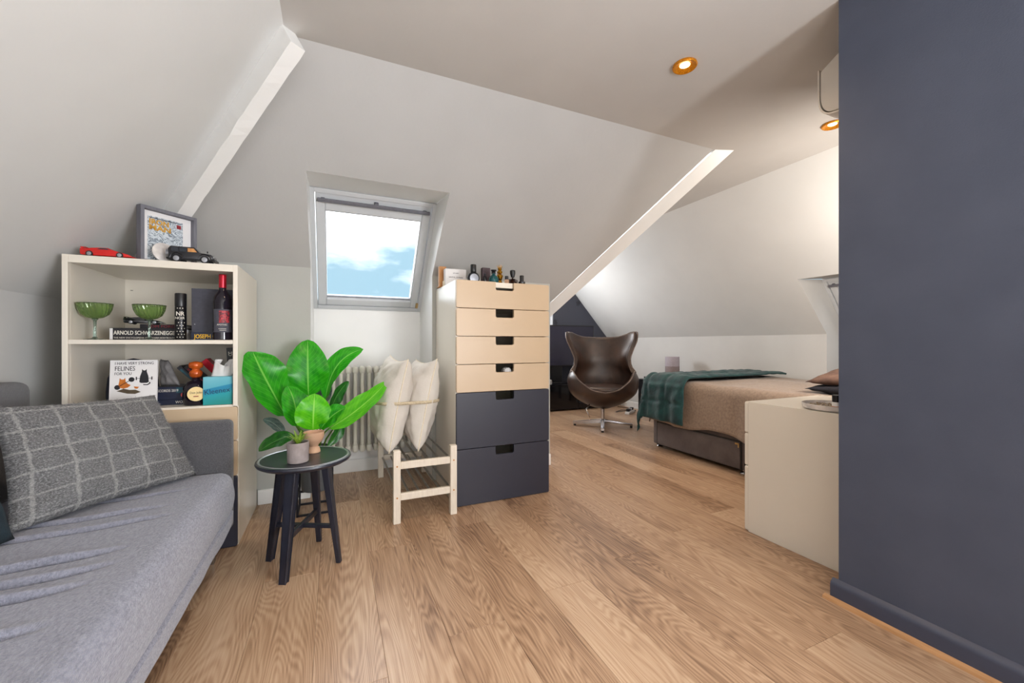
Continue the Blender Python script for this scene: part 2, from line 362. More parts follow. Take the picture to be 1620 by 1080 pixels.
def plaid():
    k = NT('grey_plaid_wool'); uv = k.n('ShaderNodeTexCoord'); sp = k.n('ShaderNodeSeparateXYZ')
    nn = k.n('ShaderNodeTexNoise', Scale=9.0, Detail=3); k.l(uv.outputs['UV'], nn.inputs['Vector'])
    k.l(uv.outputs['UV'], sp.inputs[0])
    w = k.math('MULTIPLY_ADD', nn.outputs['Fac'], .10, -.05)
    fz = k.n('ShaderNodeTexNoise', Scale=95.0, Detail=2); k.l(uv.outputs['UV'], fz.inputs['Vector'])
    def line(o, n, ph):
        a = k.math('ABSOLUTE', k.math('SUBTRACT', k.math('FRACT', k.math('ADD', k.math('MULTIPLY', k.math('ADD', o, k.math('MULTIPLY', w, .35)), n), ph)), .5))
        return k.math('SUBTRACT', 1.0, k.math('SMOOTHSTEP', .015, .065, a)) if 0 else k.math('MINIMUM', 1.0, k.math('MAXIMUM', 0.0, k.math('MULTIPLY', k.math('SUBTRACT', .060, k.math('ADD', a, k.math('MULTIPLY_ADD', fz.outputs['Fac'], .09, -.045))), 32.0)))
    lines = k.math('MAXIMUM', line(sp.outputs['X'], 5.2, .1), line(sp.outputs['Y'], 5.6, .25))
    n2 = k.n('ShaderNodeTexNoise', Scale=85.0, Detail=4, Roughness=.75); k.l(uv.outputs['UV'], n2.inputs['Vector'])
    n3 = k.n('ShaderNodeTexNoise', Scale=60.0, Detail=2); k.l(uv.outputs['UV'], n3.inputs['Vector'])
    base = k.ramp(n2.outputs['Fac'], (.36, (50, 50, 52)), (.5, (98, 98, 100)), (.62, (180, 180, 182)))
    lc = k.ramp(n2.outputs['Fac'], (.3, (150, 149, 147)), (.6, (216, 215, 213)))
    mx = k.n('ShaderNodeMix', data_type='RGBA')
    fac = k.math('MULTIPLY', lines, k.math('MULTIPLY_ADD', n3.outputs['Fac'], .9, .3))
    k.l(fac, mx.inputs['Factor']); k.l(base, mx.inputs[6]); k.l(lc, mx.inputs[7]); k.l(mx.outputs[2], k.p.inputs['Base Color'])
    k.p.inputs['Roughness'].default_value = .95; k.p.inputs['Sheen Weight'].default_value = .3
    k.bump(n2.outputs['Fac'], 1.0, .02); return k.m
M['plaid'] = plaid()

def leafm(name, a, b, vein):
    k = NT(name); uv = k.n('ShaderNodeTexCoord'); sp = k.n('ShaderNodeSeparateXYZ'); k.l(uv.outputs['UV'], sp.inputs[0])
    d = k.math('ABSOLUTE', k.math('SUBTRACT', sp.outputs['X'], .5))
    mid = k.math('LESS_THAN', d, .022)
    ve = k.math('LESS_THAN', k.math('FRACT', k.math('MULTIPLY', k.math('SUBTRACT', sp.outputs['Y'], k.math('MULTIPLY', d, .55)), 13)), .10)
    ln = k.math('MAXIMUM', mid, k.math('MULTIPLY', ve, .28))
    n = k.n('ShaderNodeTexNoise', Scale=6.0, Detail=3); k.l(uv.outputs['UV'], n.inputs['Vector'])
    base = k.ramp(n.outputs['Fac'], (.35, a), (.65, b))
    mx = k.n('ShaderNodeMix', data_type='RGBA'); k.l(ln, mx.inputs['Factor']); k.l(base, mx.inputs[6]); mx.inputs[7].default_value = (*lin(vein), 1)
    k.l(mx.outputs[2], k.p.inputs['Base Color']); k.p.inputs['Roughness'].default_value = .32
    k.bump(ln, .35, .006)
    tr = k.n('ShaderNodeBsdfTranslucent'); k.l(mx.outputs[2], tr.inputs['Color'])
    ms = k.n('ShaderNodeMixShader'); ms.inputs[0].default_value = .35
    out = k.t.nodes['Material Output']; k.l(k.p.outputs[0], ms.inputs[1]); k.l(tr.outputs[0], ms.inputs[2]); k.l(ms.outputs[0], out.inputs['Surface'])
    return k.m
M['leaf'] = leafm('bright_green_leaf', (22, 140, 14), (54, 176, 20), (120, 204, 80))
M['leaf_light'] = leafm('lime_green_leaf', (72, 182, 14), (104, 206, 26), (150, 226, 84))
M['leaf_dark'] = leafm('deep_green_leaf', (18, 84, 22), (36, 116, 28), (96, 150, 80))
M['leaf_grey'] = leafm('grey_green_leaf', (70, 92, 90), (104, 124, 120), (150, 166, 160))
M['succ'] = leafm('succulent_leaf', (96, 140, 40), (150, 186, 60), (200, 220, 120))

def wallpaper():
    k = NT('dark_butterfly_wallpaper'); tc = k.n('ShaderNodeTexCoord')
    v = k.n('ShaderNodeTexVoronoi', Scale=4.5); k.l(tc.outputs['Object'], v.inputs['Vector'])
    n = k.n('ShaderNodeTexNoise', Scale=34.0, Detail=2); k.l(tc.outputs['Object'], n.inputs['Vector'])
    f = k.math('ADD', v.outputs['Distance'], k.math('MULTIPLY_ADD', n.outputs['Fac'], .5, -.25))
    k.l(k.ramp(f, (.15, (42, 43, 54)), (.24, (72, 75, 88))), k.p.inputs['Base Color']); k.p.inputs['Roughness'].default_value = .7
    return k.m
M['wallpaper'] = wallpaper()

def printart():
    k = NT('grey_sketch_print'); tc = k.n('ShaderNodeTexCoord')
    n = k.n('ShaderNodeTexNoise', Scale=20.0, Detail=6, Distortion=1.6); k.l(tc.outputs['Object'], n.inputs['Vector'])
    r = k.math('MULTIPLY_ADD', k.math('SINE', k.math('MULTIPLY', n.outputs['Fac'], 46)), .5, .5)
    k.l(k.ramp(r, (.02, (110, 120, 130)), (.30, (164, 174, 184)), (.8, (200, 208, 214))), k.p.inputs['Base Color']); k.p.inputs['Roughness'].default_value = .5
    return k.m
M['art'] = printart()

def tissuebox():
    k = NT('blue_green_tissue_card'); tc = k.n('ShaderNodeTexCoord'); sp = k.n('ShaderNodeSeparateXYZ'); k.l(tc.outputs['Object'], sp.inputs[0])
    h = k.math('ADD', sp.outputs['Z'], k.math('MULTIPLY', sp.outputs['X'], -.22))
    k.l(k.ramp(k.math('MULTIPLY', h, 7.5), (.05, (16, 132, 128)), (.34, (22, 150, 160)), (.52, (18, 128, 166)), (.60, (22, 134, 170)), (.62, (84, 168, 186)), (.95, (110, 182, 196))), k.p.inputs['Base Color'])
    k.p.inputs['Roughness'].default_value = .45; return k.m
M['tissue_blue'] = tissuebox()

# ================================================================== STRUCTURE
H = 2.15
# floor with separate planks running away from the camera
fl = struct('floor', MB().box(-1.4, 4.6, -2.7, 5.3, -.08, -.012), mat('dark_plank_joint', (104, 80, 60), .8, var=(94, 72, 54), vscale=8))
pw, pl = .192, 1.38
pmesh = None
i = 0
x = -1.40
while x < 4.5:
    off = (i*0.47 % 1.0)*pl
    y = -1.2-off
    while y < 5.25:
        L = pl
        if y+L > -.6:
            if pmesh is None:
                o = MB().box(-pw/2+.0003, pw/2-.0003, .0004, pl-.0004, -.012, 0, .0007, 1).build('plank', M['oak'], fl); pmesh = o.data
            else:
                o = bpy.data.objects.new('plank', pmesh); C.objects.link(o); o.parent = fl
            o.location = (x+pw/2, y, 0)
        y += L
    x += pw; i += 1
# flat ceiling and slopes
struct('ceiling', MB().polys([(-.20, -2.7, H), (-.20, 1.86, H), (2.9, 1.86, H), (2.9, .8, H), (1.7, .8, H), (1.7, -2.7, H)], [(2.2, 1.86, H), (2.2, 5.3, H), (2.9, 5.3, H), (2.9, 1.86, H)]), M['ceil'])
def zb(y): return 1.39+.9*(2.68-y)
YK = 2.70; ZK = zb(YK)
hipL = -1.25
A = V((2.213, 1.8356, H)); DV = V((-.639, 1.013, -.913)); OFF = V((.117, -.042, 0))
Bv = A+DV*1.117
Ytop = 2.25; Ztop = zb(Ytop)
XL, XR = -.13, .60
def sp_(x, y): return (x, y, zb(y))
yk0 = 1.8356
# left of the window, right of it, above it
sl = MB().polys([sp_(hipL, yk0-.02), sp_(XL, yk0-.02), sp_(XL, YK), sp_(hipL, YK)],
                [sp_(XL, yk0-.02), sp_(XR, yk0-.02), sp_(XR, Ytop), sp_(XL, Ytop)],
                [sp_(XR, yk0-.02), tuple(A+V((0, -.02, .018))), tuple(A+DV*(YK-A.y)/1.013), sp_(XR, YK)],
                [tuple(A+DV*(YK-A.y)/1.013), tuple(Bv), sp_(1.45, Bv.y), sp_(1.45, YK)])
struct('ceiling_slope_back', sl, M['slope_shaded'])
def zl(x): return H-1.035*(-.18-x)
struct('ceiling_slope_left', MB().polys([(-.16, -2.7, zl(-.16)), (-.16, 2.75, zl(-.16)), (-1.2, 2.75, zl(-1.2)), (-1.2, -2.7, zl(-1.2))]), M['slope'])
KX, KZ = 3.9, 1.0
kr = (H-KZ)/(KX-2.87)
def zr(x): return H-kr*(x-2.87)
WY0, WY1, WXT = 1.30, 2.11, 3.50
struct('ceiling_slope_right', MB().polys([(2.85, WY1, zr(2.85)), (2.85, 5.3, zr(2.85)), (KX, 5.3, KZ), (KX, WY1, KZ)],
                                   [(2.85, .8, zr(2.85)), (2.85, WY1, zr(2.85)), (WXT, WY1, zr(WXT)), (WXT, .8, zr(WXT))],
                                   [(WXT, .8, zr(WXT)), (WXT, WY0, zr(WXT)), (KX, WY0, KZ), (KX, .8, KZ)]), M['slope'])
# wing side of the valley
Cv = A+OFF; Dv = Bv+OFF
struct('ceiling_slope_far', MB().polys([tuple(Cv+V((.012, 0, .018))), (Cv.x+.012, 5.3, H+.018), (Dv.x, 5.3, Dv.z), tuple(Dv)]), M['slope'])
# walls
struct('wall_left', MB().polys([(-1.17, -2.7, -.01), (-1.17, 2.75, -.01), (-1.17, 2.75, 1.16), (-1.17, -2.7, 1.16)]), M['wall'])
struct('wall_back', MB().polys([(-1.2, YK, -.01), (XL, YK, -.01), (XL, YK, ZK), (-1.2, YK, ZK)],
                               [(XR, YK, -.01), (1.5, YK, -.01), (1.5, YK, ZK), (XR, YK, ZK)]), mat('shaded_wall_paint', (180, 181, 176), .85, var=(175, 176, 171), vscale=3, bump=.05, bscale=60))  # grey tone carries the shade of a wall lit from behind
FT, FB = (2.57, 1.815), (3.12, 1.166)
rev = lambda X: [(X, YK, -.01), (X, 3.13, -.01), (X, 3.13, 1.15), (X, FB[0]+.06, FB[1]), (X, FT[0]+.1, FT[1]+.06), (X, FT[0], FT[1]+.0), (X, Ytop, Ztop), (X, YK, ZK)]
struct('wall_recess', MB().polys(rev(XL), rev(XR)[::-1], [(XL, 3.12, -.01), (XR, 3.12, -.01), (XR, 3.12, 1.17), (XL, 3.12, 1.17)],
                                 [(XL, Ytop, Ztop), (XR, Ytop, Ztop), (XR, FT[0]+.03, FT[1]+.004), (XL, FT[0]+.03, FT[1]+.004)]), M['white_gloss'])
struct('wall_wing', MB().polys([(1.5, YK, -.01), (1.5, 5.3, -.01), (1.5, 5.3, Dv.z+.02), (1.5, Dv.y, Dv.z+.02), (1.5, YK, ZK)]), M['wall'])
struct('wall_knee', MB().polys([(KX, WY1, -.01), (KX, 5.3, -.01), (KX, 5.3, KZ), (KX, WY1, KZ)], [(KX, .8, -.01), (KX, WY0, -.01), (KX, WY0, KZ), (KX, .8, KZ)]), M['wall'])
F2T, F2B = (3.83, 1.47), (4.36, .80)
r2 = lambda Y: [(WXT, Y, zr(WXT)), (KX, Y, KZ), (KX, Y, -.01), (4.38, Y, -.01), (4.38, Y, .80), (F2T[0]+.05, Y, F2T[1]+.06), (F2T[0], Y, F2T[1])]
struct('wall_bed_recess', MB().polys(r2(WY1), r2(WY0), [(4.36, WY0, -.01), (4.36, WY1, -.01), (4.36, WY1, .82), (4.36, WY0, .82)],
                                     [(WXT, WY0, zr(WXT)), (WXT, WY1, zr(WXT)), (F2T[0]+.02, WY1, F2T[1]+.005), (F2T[0]+.02, WY0, F2T[1]+.005)]), M['wall'])
YE = 5.18
wx0, wx1, wz0, wz1 = 2.05, 2.86, .95, 1.75
struct('wall_end', MB().polys([(1.4, YE, -.01), (wx0, YE, -.01), (wx0, YE, 2.3), (1.4, YE, 2.3)], [(wx1, YE, -.01), (4.2, YE, -.01), (4.2, YE, 2.3), (wx1, YE, 2.3)],
                              [(wx0, YE, -.01), (wx1, YE, -.01), (wx1, YE, wz0), (wx0, YE, wz0)], [(wx0, YE, wz1), (wx1, YE, wz1), (wx1, YE, 2.3), (wx0, YE, 2.3)]), M['wallpaper'])
struct('wall_right', MB().box(1.655, 4.5, -2.7, .857, -.01, 2.2), M['dark_wall'])
struct('wall_rear', MB().polys([(-1.4, -2.6, -.01), (4.5, -2.6, -.01), (4.5, -2.6, 2.3), (-1.4, -2.6, 2.3)]), M['wall'])
# beams
hip0, hip1 = V((-.165, 1.80, H)), V((-.935, 2.715, zb(2.715)))
def beam(p, q, w, h, name, m, rough=.004):
    d = (q-p); L = d.length; d.normalize(); s = V((0, 0, 1)).cross(d).normalized(); u = s.cross(d)
    if u.z > 0: u = -u
    b = bmesh.new(); n = 36; rings = []
    for k in range(n+1):
        c = p+d*(L*k/n)
        j = lambda a: (mnoise.noise(V((k*.45, a, 0)))*rough)
        rings.append([b.verts.new(c - s*(w/2) - u*.05), b.verts.new(c - s*(w/2+j(1)) + u*(h+j(2))), b.verts.new(c + s*(w/2+j(3)) + u*(h+j(4))), b.verts.new(c + s*(w/2) - u*.05)])
    for X, Y in zip(rings, rings[1:]):
        for k in range(4): b.faces.new((X[k], X[(k+1) % 4], Y[(k+1) % 4], Y[k]))
    b.faces.new(rings[0]); b.faces.new(rings[-1][::-1]); bmesh.ops.recalc_face_normals(b, faces=b.faces)
    mb = MB(); mb.bm.free(); mb.bm = b
    return struct(name, mb, m)
beam(hip0, hip1, .060, .105, 'trim_1', M['white_gloss'])
vb = MB(); n_ = DV.cross(OFF).normalized()
if n_.z < 0: n_ = -n_
e0, e1 = -.02, 1.117
q0, q1 = A+DV*e0, A+DV*e1
pts = [q0, q1, q1+OFF, q0+OFF]
lo = [p-V((0, 0, .002)) for p in pts]; hi = [p+n_*.04 for p in pts]
vb.polys([tuple(p) for p in lo], [tuple(p) for p in hi[::-1]], *[[tuple(lo[k]), tuple(hi[k]), tuple(hi[(k+1) % 4]), tuple(lo[(k+1) % 4])] for k in range(4)])
struct('trim_2', vb, M['white_gloss'])
# baseboards
struct('baseboard_back', MB().box(-.40, XL, YK-.016, YK, 0, .085, .004).box(1.22, 1.5, YK-.016, YK, 0, .085, .004), M['white_gloss'])
struct('baseboard_recess', MB().box(XL+.001, XR-.001, 3.104, 3.12, 0, .09, .004), M['white_gloss'])
prof = [(0, 0), (.018, 0), (.018, .052), (.015, .062), (.007, .070), (0, .074)]
bb = MB().prism([(-a, z) for a, z in prof], -3.3, T(1.655, .857+.018, 0)).prism([(-a, z) for a, z in prof], 2.7, T(1.655-.0, .857, 0) @ Rz(-PI/2))
struct('baseboard_right', bb, M['dark_base'], smooth=True)
struct('trim_3', MB().prism([(0, 0), (-.016, 0), (-.014, .008), (0, .013)], -3.3, T(1.637, .857+.035, 0)), mat('oak_beading', (196, 150, 106), .45, var=(172, 128, 86), vscale=20, stretch=(4, .5, 4)))
struct('baseboard_end', MB().box(1.5, 3.9, YE-.016, YE, 0, .09, .004), M['dark_base'])
struct('baseboard_left', MB().box(KX-.016, KX, 2.12, 5.16, 0, .09, .004), M['white_gloss'])

# ------------------------------------------------------------------ roof windows
def roofwindow(name, x0, x1, mx, handle=True):
    """local: X right, Y up along the slope (0..L), Z out of the room; mx places it"""
    L = mx[1]; m = mx[0]
    w = bpy.data.objects.new(name, None); C.objects.link(w); w['kind'] = 'structure'; w.matrix_world = m
    a = .028
    f = MB().box(x0, x0+a, 0, L, -.01, .07, .003).box(x1-a, x1, 0, L, -.01, .07, .003).box(x0+a, x1-a, L-a, L, -.01, .07, .003).box(x0+a, x1-a, 0, a, -.01, .07, .003)
    f.build('outer_frame', M['frame_paint'], w)
    s0, s1, t0, t1 = x0+a+.004, x1-a-.004, a+.004, L-a-.052
    b = .052
    s = MB().box(s0, s0+b, t0, t1, -.004, .06, .006).box(s1-b, s1, t0, t1, -.004, .06, .006).box(s0+b, s1-b, t1-b, t1, -.004, .06, .006).box(s0+b, s1-b, t0, t0+b, -.004, .06, .006)
    s.box(s0+b-.012, s0+b+.004, t0+b-.012, t1-b+.012, .01, .06).box(s1-b-.004, s1-b+.012, t0+b-.012, t1-b+.012, .01, .06)
    sa = s.build('sash', M['frame_paint'], w)
    MB().box(s0+b-.01, s1-b+.01, t0+b-.01, t1-b+.01, .034, .040).build('pane', M['pane'], sa)
    MB().box(s0+b-.002, s1-b+.002, t1-b-.010, t1-b+.001, .016, .034).box(s0+b-.002, s1-b+.002, t0+b-.001, t0+b+.012, .02, .034).build('gasket', M['silver'], sa)
    MB().box(s0, s1, t1+.002, L-a, .0, .05, .003).build('vent_flap', M['frame_paint'], w)
    hb = MB().box(s0+.01, s1-.01, t1+.008, t1+.030, -.034, -.020, .004).box(s0+.03, s0+.05, t1+.01, t1+.025, -.022, .002).box(s1-.05, s1-.03, t1+.01, t1+.025, -.022, .002).box((s0+s1)/2-.012, (s0+s1)/2+.012, t1+.024, t1+.038, -.030, .0, .003)
    hb.build('handle_bar', M['frame_grey'], w)
    MB().box(s0-.004, s0+.014, t0+.004, t0+.045, -.016, .0, .003).build('latch', M['latch'], w)
    return w
bv = V((0, FB[0], FB[1])); tv = V((0, FT[0], FT[1])); uy = (tv-bv).normalized(); ux = V((-1, 0, 0)); uz = ux.cross(uy)
m1 = Matrix.Translation(bv) @ Matrix((( ux.x, uy.x, uz.x), (ux.y, uy.y, uz.y), (ux.z, uy.z, uz.z))).to_4x4()
roofwindow('window_1', -XR-.004, -XL+.004, (m1 @ Matrix.Diagonal((1, 1, 1, 1)), (tv-bv).length))
bv = V((F2B[0], 0, F2B[1])); tv = V((F2T[0], 0, F2T[1])); uy = (tv-bv).normalized(); ux = V((0, 1, 0)); uz = ux.cross(uy)
m2 = Matrix.Translation(bv) @ Matrix(((ux.x, uy.x, uz.x), (ux.y, uy.y, uz.y), (ux.z, uy.z, uz.z))).to_4x4()
roofwindow('window_2', WY0, WY1, (m2, (tv-bv).length))
w3 = struct('window_3', MB().box(wx0, wx1, YE-.01, YE+.05, wz0, wz0+.04).box(wx0, wx1, YE-.01, YE+.05, wz1-.04, wz1).box(wx0, wx0+.04, YE-.01, YE+.05, wz0, wz1).box(wx1-.04, wx1, YE-.01, YE+.05, wz0, wz1), M['white_gloss'])
MB().box(wx0+.04, wx1-.04, YE+.02, YE+.026, wz0+.04, wz1-.04).build('pane', M['pane'], w3)

# ================================================================== BIG FURNITURE
def cabinet(name, label, cat, loc, rz, w, d, h, fronts, open_from=None):
    """local: x 0..w, front at y=0 facing -Y, back y=d. fronts: list of (z0,z1,material,name,notch)"""
    t = thing(name, label, cat, loc, rz); th = .018
    MB().box(0, th, .019, d, 0, h, .0015).build('side_panel', M['white_lac'], t)
    MB().box(w-th, w, .019, d, 0, h, .0015).build('side_panel', M['white_lac'], t)
    MB().box(th, w-th, .020, d, h-.032, h-.0005, .0015).build('top_panel', M['white_lac'], t)
    MB().box(th, w-th, .020, d-.02, .02, .04).build('bottom_panel', M['white_lac'], t)
    MB().box(th, w-th, d-.012, d-.004, .04, h-.032).build('back_panel', M['white_lac'], t)
    MB().box(th, w-th, .05, .06, 0, .02).build('plinth', M['white_lac'], t)
    for z0, z1, m, nm, notch in fronts:
        g = .0022; x0, x1, a, b, r = g/2, w-g/2, z0+g, z1-g*.5, .009
        out = rrect(x0, x1, a, b, r)
        if notch:
            nw, nh, cx = .058, .048, w/2
            # insert the notch into the top edge: after the right-top corner arc
            k = 5
            nt = [(cx+nw, b), (cx+nw, b-nh+.008), (cx+nw-.003, b-nh+.003), (cx+nw-.008, b-nh), (cx-nw+.008, b-nh), (cx-nw+.003, b-nh+.003), (cx-nw, b-nh+.008), (cx-nw, b)]
            out = out[:k]+nt+out[k:]
        f = MB().prism(out, .018, T(0, 0, 0)).build(nm, m, t)
        q = f.modifiers.new('edge', 'BEVEL'); q.width = .0016; q.segments = 2; q.limit_method = 'ANGLE'; q.angle_limit = math.radians(50)
        if notch: 
            MB().box(.05, w-.05, .03, d-.03, z0+.012, z0+.018).box(.05, .058, .03, d-.03, z0+.012, z1-.055).box(w-.058, w-.05, .03, d-.03, z0+.012, z1-.055).build('drawer_box', M['white_lac'], t)
    return t
WF, DF = M['white_front'], M['dark_front']
ch = cabinet('tall_chest', 'tall white chest with four cream drawers above two charcoal drawers', 'chest', (.625, 2.20, 0), 0, .592, .495, 1.28,
        [(1.12, 1.28, WF, 'drawer', 1), (.96, 1.12, WF, 'drawer', 1), (.80, .96, WF, 'drawer', 1), (.64, .80, WF, 'drawer', 1), (.32, .64, DF, 'drawer', 1), (.0, .32, DF, 'drawer', 1)])
for o in ch.children:
    if o.name.startswith('drawer') and not o.name.startswith('drawer_box') and o.data.materials[0] == DF: o['label'] = 'charcoal drawer front'
bk = cabinet('bookcase', 'white bookcase with open shelves over cream and charcoal drawers', 'bookcase', (-.988, 2.18, 0), 0, .586, .495, 1.275,
        [(.48, .635, WF, 'drawer', 0), (.32, .48, WF, 'drawer', 0), (.0, .32, DF, 'drawer', 0)])
MB().box(.018, .568, .003, .48, .917, .935, .001).build('shelf', M['white_lac'], bk)
MB().box(.018, .568, .010, .48, .627, .643, .001).build('shelf', M['white_lac'], bk)
# front edges of the open part reach the front plane
MB().box(0, .018, .0, .0195, .637, 1.275, .0015).build('front_edge', M['white_lac'], bk)
MB().box(.568, .586, .0, .0195, .637, 1.275, .0015).build('front_edge', M['white_lac'], bk)
MB().box(.018, .568, .0, .0205, 1.243, 1.2745, .0015).build('front_edge', M['white_lac'], bk)
MB().lathe([(0, -.002), (.005, -.002), (.005, 0), (0, 0)], (.045, .479, 1.19), 12, mx=T(0, 0, 0)).build('peg_hole', M['black'], bk)
wc = cabinet('bedside_cabinet', 'low white cabinet standing against the dark wall beside the bed', 'cabinet', (2.45, 1.368, 0), PI, .595, .495, .635,
        [(.48, .635, M['white_lac'], 'drawer', 0), (.32, .48, M['white_lac'], 'drawer', 0), (.0, .32, M['white_lac'], 'drawer', 0)])

# sofa: runs along the left wall, seat facing right
so = thing('sofa_bed', 'grey woven sofa bed along the left wall', 'sofa', (-.70, .9, 0))
def seatwr(w):
    if w.z < .3: return 0
    s = 0
    for yc, x0, x1, a in ((1.03, -1.0, -.50, 1), (1.19, -1.1, -.50, .9), (1.27, -1.0, -.48, .8), (1.36, -1.1, -.5, 1), (1.56, -.95, -.46, .55), (1.66, -.9, -.5, .6), (1.82, -.8, -.47, .35), (.90, -1, -.5, .8)):
        yy = yc+.07*(w.x+.75)**2*3+.014*mnoise.noise(V((w.x*6, yc*9, 0)))+ (.10*(w.x+.75))
        g = math.exp(-((w.y-yy)/.0075)**2)-.5*math.exp(-((w.y-yy-.020)/.014)**2)
        e = max(0, min(1, (x1-w.x)/.12))*max(0, min(1, (w.x-x0)/.12))
        s -= a*.022*g*e
    return s
def seat_surface():
    b = MB(); x0, x1, y0, y1, z0, z1, r = -1.04, -.392, .15, 2.062, .125, .378, .045
    # profile across X: from bottom-back up over the top to the front and down
    prof = []
    prof.append((x0, z0)); prof.append((x0, z1-.01))
    n = 46
    for k in range(n+1): prof.append((x0+.005+(x1-r-x0-.005)*k/n, z1))
    for k in range(1, 9): a = PI/2*(1-k/8); prof.append((x1-r+r*math.cos(a), z1-r+r*math.sin(a)))
    for k in range(1, 7): prof.append((x1+.006*math.sin(PI*k/6), z1-r-(z1-r-z0-.10)*k/6))
    prof.append((x1-.008, z0+.095)); prof.append((x1+.004, z0+.085)); prof.append((x1+.002, z0+.04)); prof.append((x1-.012, z0+.006)); prof.append((x1-.05, z0)); prof.append((x0, z0))
    NV = 420; NP = len(prof)-1
    def f(u, v):
        i = min(NP, int(round(u*NP))); px, pz = prof[i]; y = y0+(y1-y0)*v
        w = V((px, y, pz)); e = min(1, (1-v)*(y1-y0)/.03)
        if pz > .25 and px > x0+.002:
            dz = seatwr(w)+.004*mnoise.noise(V((px*4, y*4, 0)))
            pz += dz*(1 if px < x1-r else .3)
        if px > x1-.09: px += .004*mnoise.noise(V((y*7, pz*9, 3)))-.012*(1-e)**2
        return (px, y, pz-.02*(1-e)**2*(1 if pz > .3 else 0))
    b.grid(f, NP, NV)
    # end cap
    b.bm.faces.ensure_lookup_table()
    es = [e for e in b.bm.edges if e.is_boundary and all(abs(v.co.y-y1) < 1e-5 for v in e.verts)]
    bmesh.ops.remove_doubles(b.bm, verts=b.bm.verts, dist=1e-5)
    es = [e for e in b.bm.edges if e.is_boundary and (all(abs(v.co.y-y1) < 1e-5 for v in e.verts) or all(abs(v.co.y-y0) < 1e-5 for v in e.verts))]
    bmesh.ops.holes_fill(b.bm, edges=es); bmesh.ops.recalc_face_normals(b.bm, faces=b.bm.faces)
    bmesh.ops.translate(b.bm, verts=b.bm.verts, vec=(.70, -.9, 0))
    return b
seat_surface().build('seat_cushion', M['mattress'], so, smooth=True)
def soft(x0, x1, y0, y1, z0, z1, r, seg=4): return MB().box(x0, x1, y0, y1, z0, z1, r, seg)
soft(-.36, .298, 1.166, 1.222, .12, .592, .022).build('armrest', M['sofa_dark'], so, smooth=True)
bkm = T(-.34, 0, .33) @ Ry(-.10) @ T(.34, 0, -.33)
MB().box(-.435, -.33, -.9, 1.21, .30, .78, .035, 4, mx=None).build('backrest', M['sofa_dark'], so, smooth=True)
MB().box(-.40, .24, -.7, 1.12, .095, .128, .004).build('base_frame', M['dark_metal'], so)
for (lx, ly) in ((.235, 1.155), (-.30, 1.155), (.235, -.5), (-.30, -.5)):
    MB().bar((lx, ly, .0), (lx, ly-.02, .12), .028, .012, .002).build('leg', M['steel'], so)

# cushions ----------------------------------------------------------
def pillow(corners, thick, n=36, seed=0, amp=.006, pinch=.06, bow=.05):
    BL, BR, TR, TL = [V(c) for c in corners]
    nrm = ((BR-BL).cross(TL-BL)+(TR-TL).cross(TR-BR)).normalized()
    def P(u, v, s):
        a = 2*u-1; b = 2*v-1
        uu = .5+.5*a*(1-bow*(1-b*b)); vv = .5+.5*b*(1-bow*(1-a*a))
        p = BL*(1-uu)*(1-vv)+BR*uu*(1-vv)+TR*uu*vv+TL*(1-uu)*vv
        ea, eb = max(0, 1-a*a), max(0, 1-b*b)
        h = (ea*eb)**.42
        edge = min(1, 4*min(ea, eb))
        wr = mnoise.noise(V((u*5+seed, v*5, s*2)))*amp + mnoise.noise(V((u*13+seed, v*13, s*5)))*amp*.5
        return p+nrm*(s*thick/2*h + wr*edge)
    b = MB()
    b.grid(lambda u, v: P(u, v, 1), n, n); b.grid(lambda u, v: P(1-u, v, -1), n, n)
    b.weld(1e-5); bmesh.ops.recalc_face_normals(b.bm, faces=b.bm.faces)
    return b, P
b, P = pillow([(-.835, 1.60, .386), (-.515, 2.025, .386), (-.655, 2.045, .715), (-.935, 1.72, .73)], .125, 48, 3, .010)
o = b.build('plaid_cushion', M['plaid'], None, smooth='all'); tag(o, 'fluffy grey cushion with white check lines on the sofa', 'cushion')
random.seed(11)
fz = MB(); fb_ = fz.bm; ctr = V((-.735, 1.85, .555))
nq = (V((-.515, 2.025, .386))-V((-.835, 1.60, .386))).cross(V((-.935, 1.72, .73))-V((-.835, 1.60, .386))).normalized()
sd = 1 if nq.x > 0 else -1
for k in range(9000):
    u, v = random.random(), random.random(); p = P(u, v, sd)
    d = V((random.uniform(-1, 1), random.uniform(-1, 1), random.uniform(-1, .6))); d = (d-nq*sd*d.dot(nq*sd)).normalized()*.007+nq*sd*random.uniform(.001, .005)
    w_ = d.cross(nq).normalized()*.00045
    q0, q1, q2 = fb_.verts.new(p-w_), fb_.verts.new(p+w_), fb_.verts.new(p+d); fb_.faces.new((q0, q1, q2))
fz.build('fuzz', mat('pale_wool_fibre', (164, 164, 166), .9, var=(80, 80, 82), vscale=60), o, kind='stuff')
b, P = pillow([(-.86, 1.20, .386), (-.80, 1.56, .386), (-.95, 1.60, .74), (-1.0, 1.22, .74)], .12, 24, 9, .008)
o = b.build('teal_cushion', M['teal_cushion'], None, smooth='all'); tag(o, 'dark teal cushion at the left edge, half behind the checked cushion', 'cushion')

